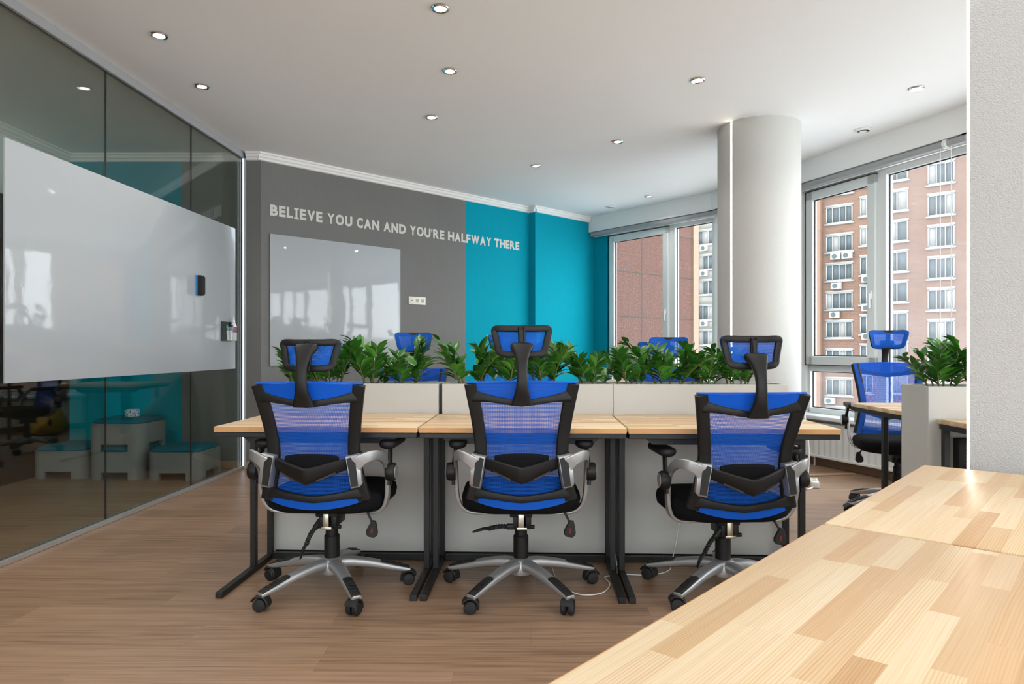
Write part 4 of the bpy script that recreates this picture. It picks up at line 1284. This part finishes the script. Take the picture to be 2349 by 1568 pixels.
def beanbag(name, mat, base, apex, r, lab, h):
    b = MB(); rings = []
    A = V(apex); B = V(base)
    for k in range(15):
        s = k / 14
        c = B.lerp(V((A.x, A.y, 0)), s ** 1.5)
        rad = r * (0.80 + 0.45 * math.sin(min(1, s * 2.2) * math.pi / 2) * (1 if s < .45 else 1)) * max(0.06, (1 - max(0, s - 0.25) ** 1.25 * 1.25))
        z = h * s
        pr = []
        for q in range(28):
            a = 2 * math.pi * q / 28
            wob = 1 + 0.035 * math.sin(3 * a + s * 7) + 0.02 * math.sin(7 * a + 11 * s)
            pr.append((c.x + rad * wob * math.cos(a), c.y + rad * wob * math.sin(a), z + (0.015 * math.sin(5 * a + 3 * s) if 0 < k < 14 else 0)))
        rings.append(b.ring(pr))
    b.skin(rings)
    o = b.build(name, M[mat], None, sharp=80, subsurf=1)
    return tag(o, lab, 'beanbag')
beanbag('beanbag', 'bag_grey', (-1.64, 6.24, 0), (-1.84, 6.36, 0), 0.28, 'dark grey beanbag leaning on the grey wall, seen as a reflection in the glass', 0.86)
beanbag('beanbag', 'bag_yellow', (1.2, 8.4, 0), (1.17, 8.46, 0), 0.19, 'mustard yellow beanbag by the teal wall, seen as a reflection in the glass', 0.46)

# ------------------------------------------------------------------ cables on the floor
def cable(pts, r, lab, mat='white', name='cable'):
    b = MB(); b.tube(spl(pts, 8), r, 6); return tag(b.build(name, M[mat], None, sharp=80), lab, 'cable')
cable([(0.50, 3.42, 0.16), (0.515, 3.36, 0.03), (0.50, 3.28, 0.005), (0.44, 3.24, 0.005), (0.45, 3.14, 0.005), (0.40, 3.03, 0.005), (0.30, 3.01, 0.005), (0.22, 3.13, 0.005), (0.20, 3.35, 0.005), (0.19, 3.52, 0.005)], 0.003, 'thin white cable curling on the floor beside the middle chair')
cable([(0.55, 3.28, 0.005), (0.66, 3.27, 0.005), (0.76, 3.33, 0.005), (0.80, 3.42, 0.02), (0.85, 3.50, 0.15), (0.90, 3.52, 0.40)], 0.003, 'thin white cable hanging down behind the right chair to the floor')
cable([(2.306, 5.40, 0.62), (2.325, 5.39, 0.45), (2.34, 5.38, 0.28), (2.33, 5.37, 0.13), (2.27, 5.27, 0.012), (2.34, 5.31, 0.012)], 0.007, 'white cable running down the foot of the round column')
t = thing('power_strip', 'white extension socket on the floor at the foot of the round column', 'extension socket', (2.40, 5.42, 0), R(70))
b = MB(); b.b2((-0.10, -0.03, 0), (0.10, 0.03, 0.05), 0.008); b.build('socket_body', M['white'], t)
b = MB(); b.lathe([(0.018, 0.0505), (0.018, 0.0515)], (-0.05, 0, 0), 16); b.lathe([(0.018, 0.0505), (0.018, 0.0515)], (0.04, 0, 0), 16); b.build('socket_hole', M['ivory_dark'], t)
t = thing('adapter', 'black power box with a looped white cable under the right side desk', 'power box', (2.20, 3.275, 0.50))
b = MB(); b.b2((-0.07, -0.02, 0), (0.16, 0.025, 0.16), 0.006); b.build('box_body', M['plastic'], t)
b = MB(); b.tube(spl([(-0.03, -0.03, 0.15), (0.0, -0.035, 0.07), (-0.045, -0.035, 0.0), (-0.03, -0.035, -0.03), (0.03, -0.035, -0.03), (0.05, -0.03, 0.06)], 6), 0.005, 6); b.build('cable_loop', M['white'], t)
# ------------------------------------------------------------------ across the street
ED = V((0.716, -0.698, 0)).normalized(); EN = V((-ED.y * -1, 0, 0))
EN = V((-0.698, -0.716, 0)).normalized(); EO = V((21.8, 77.0, 0))
EM = Matrix(((ED.x, EN.x, 0, EO.x), (ED.y, EN.y, 0, EO.y), (0, 0, 1, 0), (0, 0, 0, 1)))   # x along facade, y towards us
def es(px):
    k = (px - 1174.5) / 1566
    return (77.0 * k - 21.8) / (0.716 + 0.698 * k)
def ez(px, py):
    s = es(px); Zd = 77.0 - 0.698 * s
    return 1.087 - (py - 800) / 1566 * Zd
bt = thing('apartment_building', 'tall orange brick apartment building seen through the windows', 'building'); bt.matrix_world = EM
b = MB(); b.b2((-16, -8, -14), (46, 0, 40)); b.build('brick_wall', M['brick'], bt)
for (p0, p1, d, mt) in ((1866, 1886, 0.5, 'pilaster'), (1585, 1597, 0.5, 'pilaster')):
    b = MB(); b.b2((es(p0), 0, -14), (es(p1), d, 40)); b.build('pilaster', M[mt], bt)
FH = 2.82
cols = [(1601, 1637, 528, 33, 3, -3, 7, True), (1895, 1956, 473, 38, 4, -2, 8, False), (1973, 2003, 453, 42, 2, -2, 8, False), (2033, 2083, 438, 46, 2, -2, 7, False), (2128, 2190, 373, 48, 3, -2, 8, False), (2235, 2290, 360, 48, 3, -2, 8, False), (1830, 1860, 470, 36, 2, -2, 8, False)]
aclist = []
rw = random.Random(11)
for ci, (p0, p1, y0, hp, nl, ra, rb, panel) in enumerate(cols):
    s0, s1 = es(p0), es(p1)
    zt0 = ez((p0 + p1) / 2, y0); hh = zt0 - ez((p0 + p1) / 2, y0 + hp)
    for r in range(ra, rb):
        zt = zt0 - r * FH; zb = zt - hh
        f = MB()
        t_ = 0.10
        f.b2((s0, -0.15, zb), (s0 + t_, 0.06, zt)); f.b2((s1 - t_, -0.15, zb), (s1, 0.06, zt)); f.b2((s0, -0.15, zb), (s1, 0.06, zb + t_)); f.b2((s0, -0.15, zt - t_), (s1, 0.06, zt))
        for q in range(1, nl):
            u = s0 + (s1 - s0) * q / nl
            f.b2((u - t_ / 2, -0.15, zb), (u + t_ / 2, 0.05, zt))
        f.b2((s0 - 0.12, -0.1, zb - 0.16), (s1 + 0.12, 0.16, zb))
        f.b2((s0 - 0.06, -0.1, zt), (s1 + 0.06, 0.07, zt + 0.2))
        fo = f.build('window', M['far_white'], bt, sharp=0)
        for q in range(nl):
            u0 = s0 + (s1 - s0) * q / nl; u1 = s0 + (s1 - s0) * (q + 1) / nl
            g = MB(); g.b2((u0 + 0.03, -0.12, zb + 0.03), (u1 - 0.03, 0.015, zt - 0.03))
            g.build('pane', M['bcurtain'] if rw.random() < 0.2 else M['bglass'], fo, sharp=0)
        if panel:
            g = MB(); g.b2((s0 - 0.25, -0.05, zb - 1.0), (s1 + 0.25, 0.1, zb - 0.16)); g.build('balcony_panel', M['brick_light'], bt, sharp=0)
            if r in (0, 1, 3, 4): aclist.append(((s0 + s1) / 2 - 0.5 + (0.7 if r == 4 else 0), zb - 0.75, 'beside the near granite wall'))
        if ci == 1:
            if r == 1: aclist += [(s0 + 0.55, zb - 0.78, 'in a pair under a four-part window'), (s0 + 1.6, zb - 0.78, 'in a pair under a four-part window')]
            if r in (2, 3, 6): aclist.append((s0 + 0.9 - 0.15 * r, zb - 0.85, 'single under a four-part window'))
        if ci == 2 and r in (2, 3, 4): aclist.append((s0 + 0.25, zb - 0.95 + 0.1 * r, 'under a narrow window by the sash handle'))
ac = None
for (s, z, w) in aclist:
    if ac is None:
        ac = thing('air_conditioner', 'x', 'air conditioner', group='air conditioners on the brick building')
        b = MB(); b.b2((0, 0.1, 0), (0.95, 0.48, 0.62), 0.03); b.build('case', M['far_white'], ac)
        b = MB(); b.lathe([(0.12, 0.482), (0.22, 0.484), (0.235, 0.484), (0.235, 0.5), (0.22, 0.5)], (0.38, 0, 0.31), 20, 'Y'); b.build('fan_grille', M['bglass'], ac)
        o = ac
    else:
        o = copy_tree(ac)
    o.matrix_world = EM @ Matrix.Translation((s, 0, z))
    o['label'] = 'white air conditioner on the brick building, ' + w
# near granite clad wall
GDv = V((0.745, 0.667, 0)).normalized(); GNv = V((0.667, -0.745, 0)).normalized()
GO = V((3.0, 14.4, 0))
GMx = Matrix(((GDv.x, GNv.x, 0, GO.x), (GDv.y, GNv.y, 0, GO.y), (0, 0, 1, 0), (0, 0, 0, 1)))
t = thing('granite_building', 'red granite clad wall of the neighbouring wing outside the window by the teal wall', 'building'); t.matrix_world = GMx
b = MB(); b.b2((-8, -3, -12), (1.42, 0, 24)); b.build('granite_cladding', M['granite'], t)
b = MB()
ph = 0.905
z0 = 1.087 - (727 - 800) / 1566 * 14.2
for k in range(-8, 16):
    b.b2((-8, -0.01, z0 + k * ph - 0.010), (1.42, 0.004, z0 + k * ph + 0.010))
for k in range(-7, 1):
    b.b2((-0.42 + k * 1.25 - 0.009, -0.01, -12), (-0.42 + k * 1.25 + 0.009, 0.0035, 24))
b.build('cladding_joint', M['joint'], t, sharp=0)
b = MB(); b.b2((1.42, -3, -12), (1.62, 0.03, 24)); b.build('corner_strip', M['skirt_dark'], t)
b = MB(); b.b2((-60, -10, -14.3), (110, 130, -14)); o = b.build('street', M['bounce_street']); o['kind'] = 'structure'

# ------------------------------------------------------------------ sky, camera, view
w = bpy.data.worlds.new('overcast_sky'); SC.world = w; w.use_nodes = True
nt = w.node_tree; nt.nodes.clear()
bg = nt.nodes.new('ShaderNodeBackground'); bg.inputs[0].default_value = (0.90, 0.95, 1.0, 1); bg.inputs[1].default_value = SKY
wo = nt.nodes.new('ShaderNodeOutputWorld'); nt.links.new(bg.outputs[0], wo.inputs[0])

cd = bpy.data.cameras.new('camera'); cam = bpy.data.objects.new('camera', cd); COL.objects.link(cam)
cam.location = (0, 0, 1.087); cam.rotation_euler = (R(90), 0, 0)
cd.sensor_width = 36; cd.lens = 36 * 1566 / 2349; cd.shift_y = (800 - 784) / 2349; cd.shift_x = 0.0
cd.clip_start = 0.05; cd.clip_end = 400
SC.camera = cam
vs = SC.view_settings
vs.view_transform = 'Standard'; vs.look = 'None'; vs.exposure = EXPO; vs.gamma = 1.0; vs.use_curve_mapping = False
cy = SC.cycles
cy.max_bounces = 8; cy.diffuse_bounces = 4; cy.glossy_bounces = 4; cy.transmission_bounces = 4; cy.transparent_max_bounces = 16
cy.caustics_reflective = False; cy.caustics_refractive = False
cy.use_denoising = True
cy.sample_clamp_indirect = 6.0
bpy.context.view_layer.update()
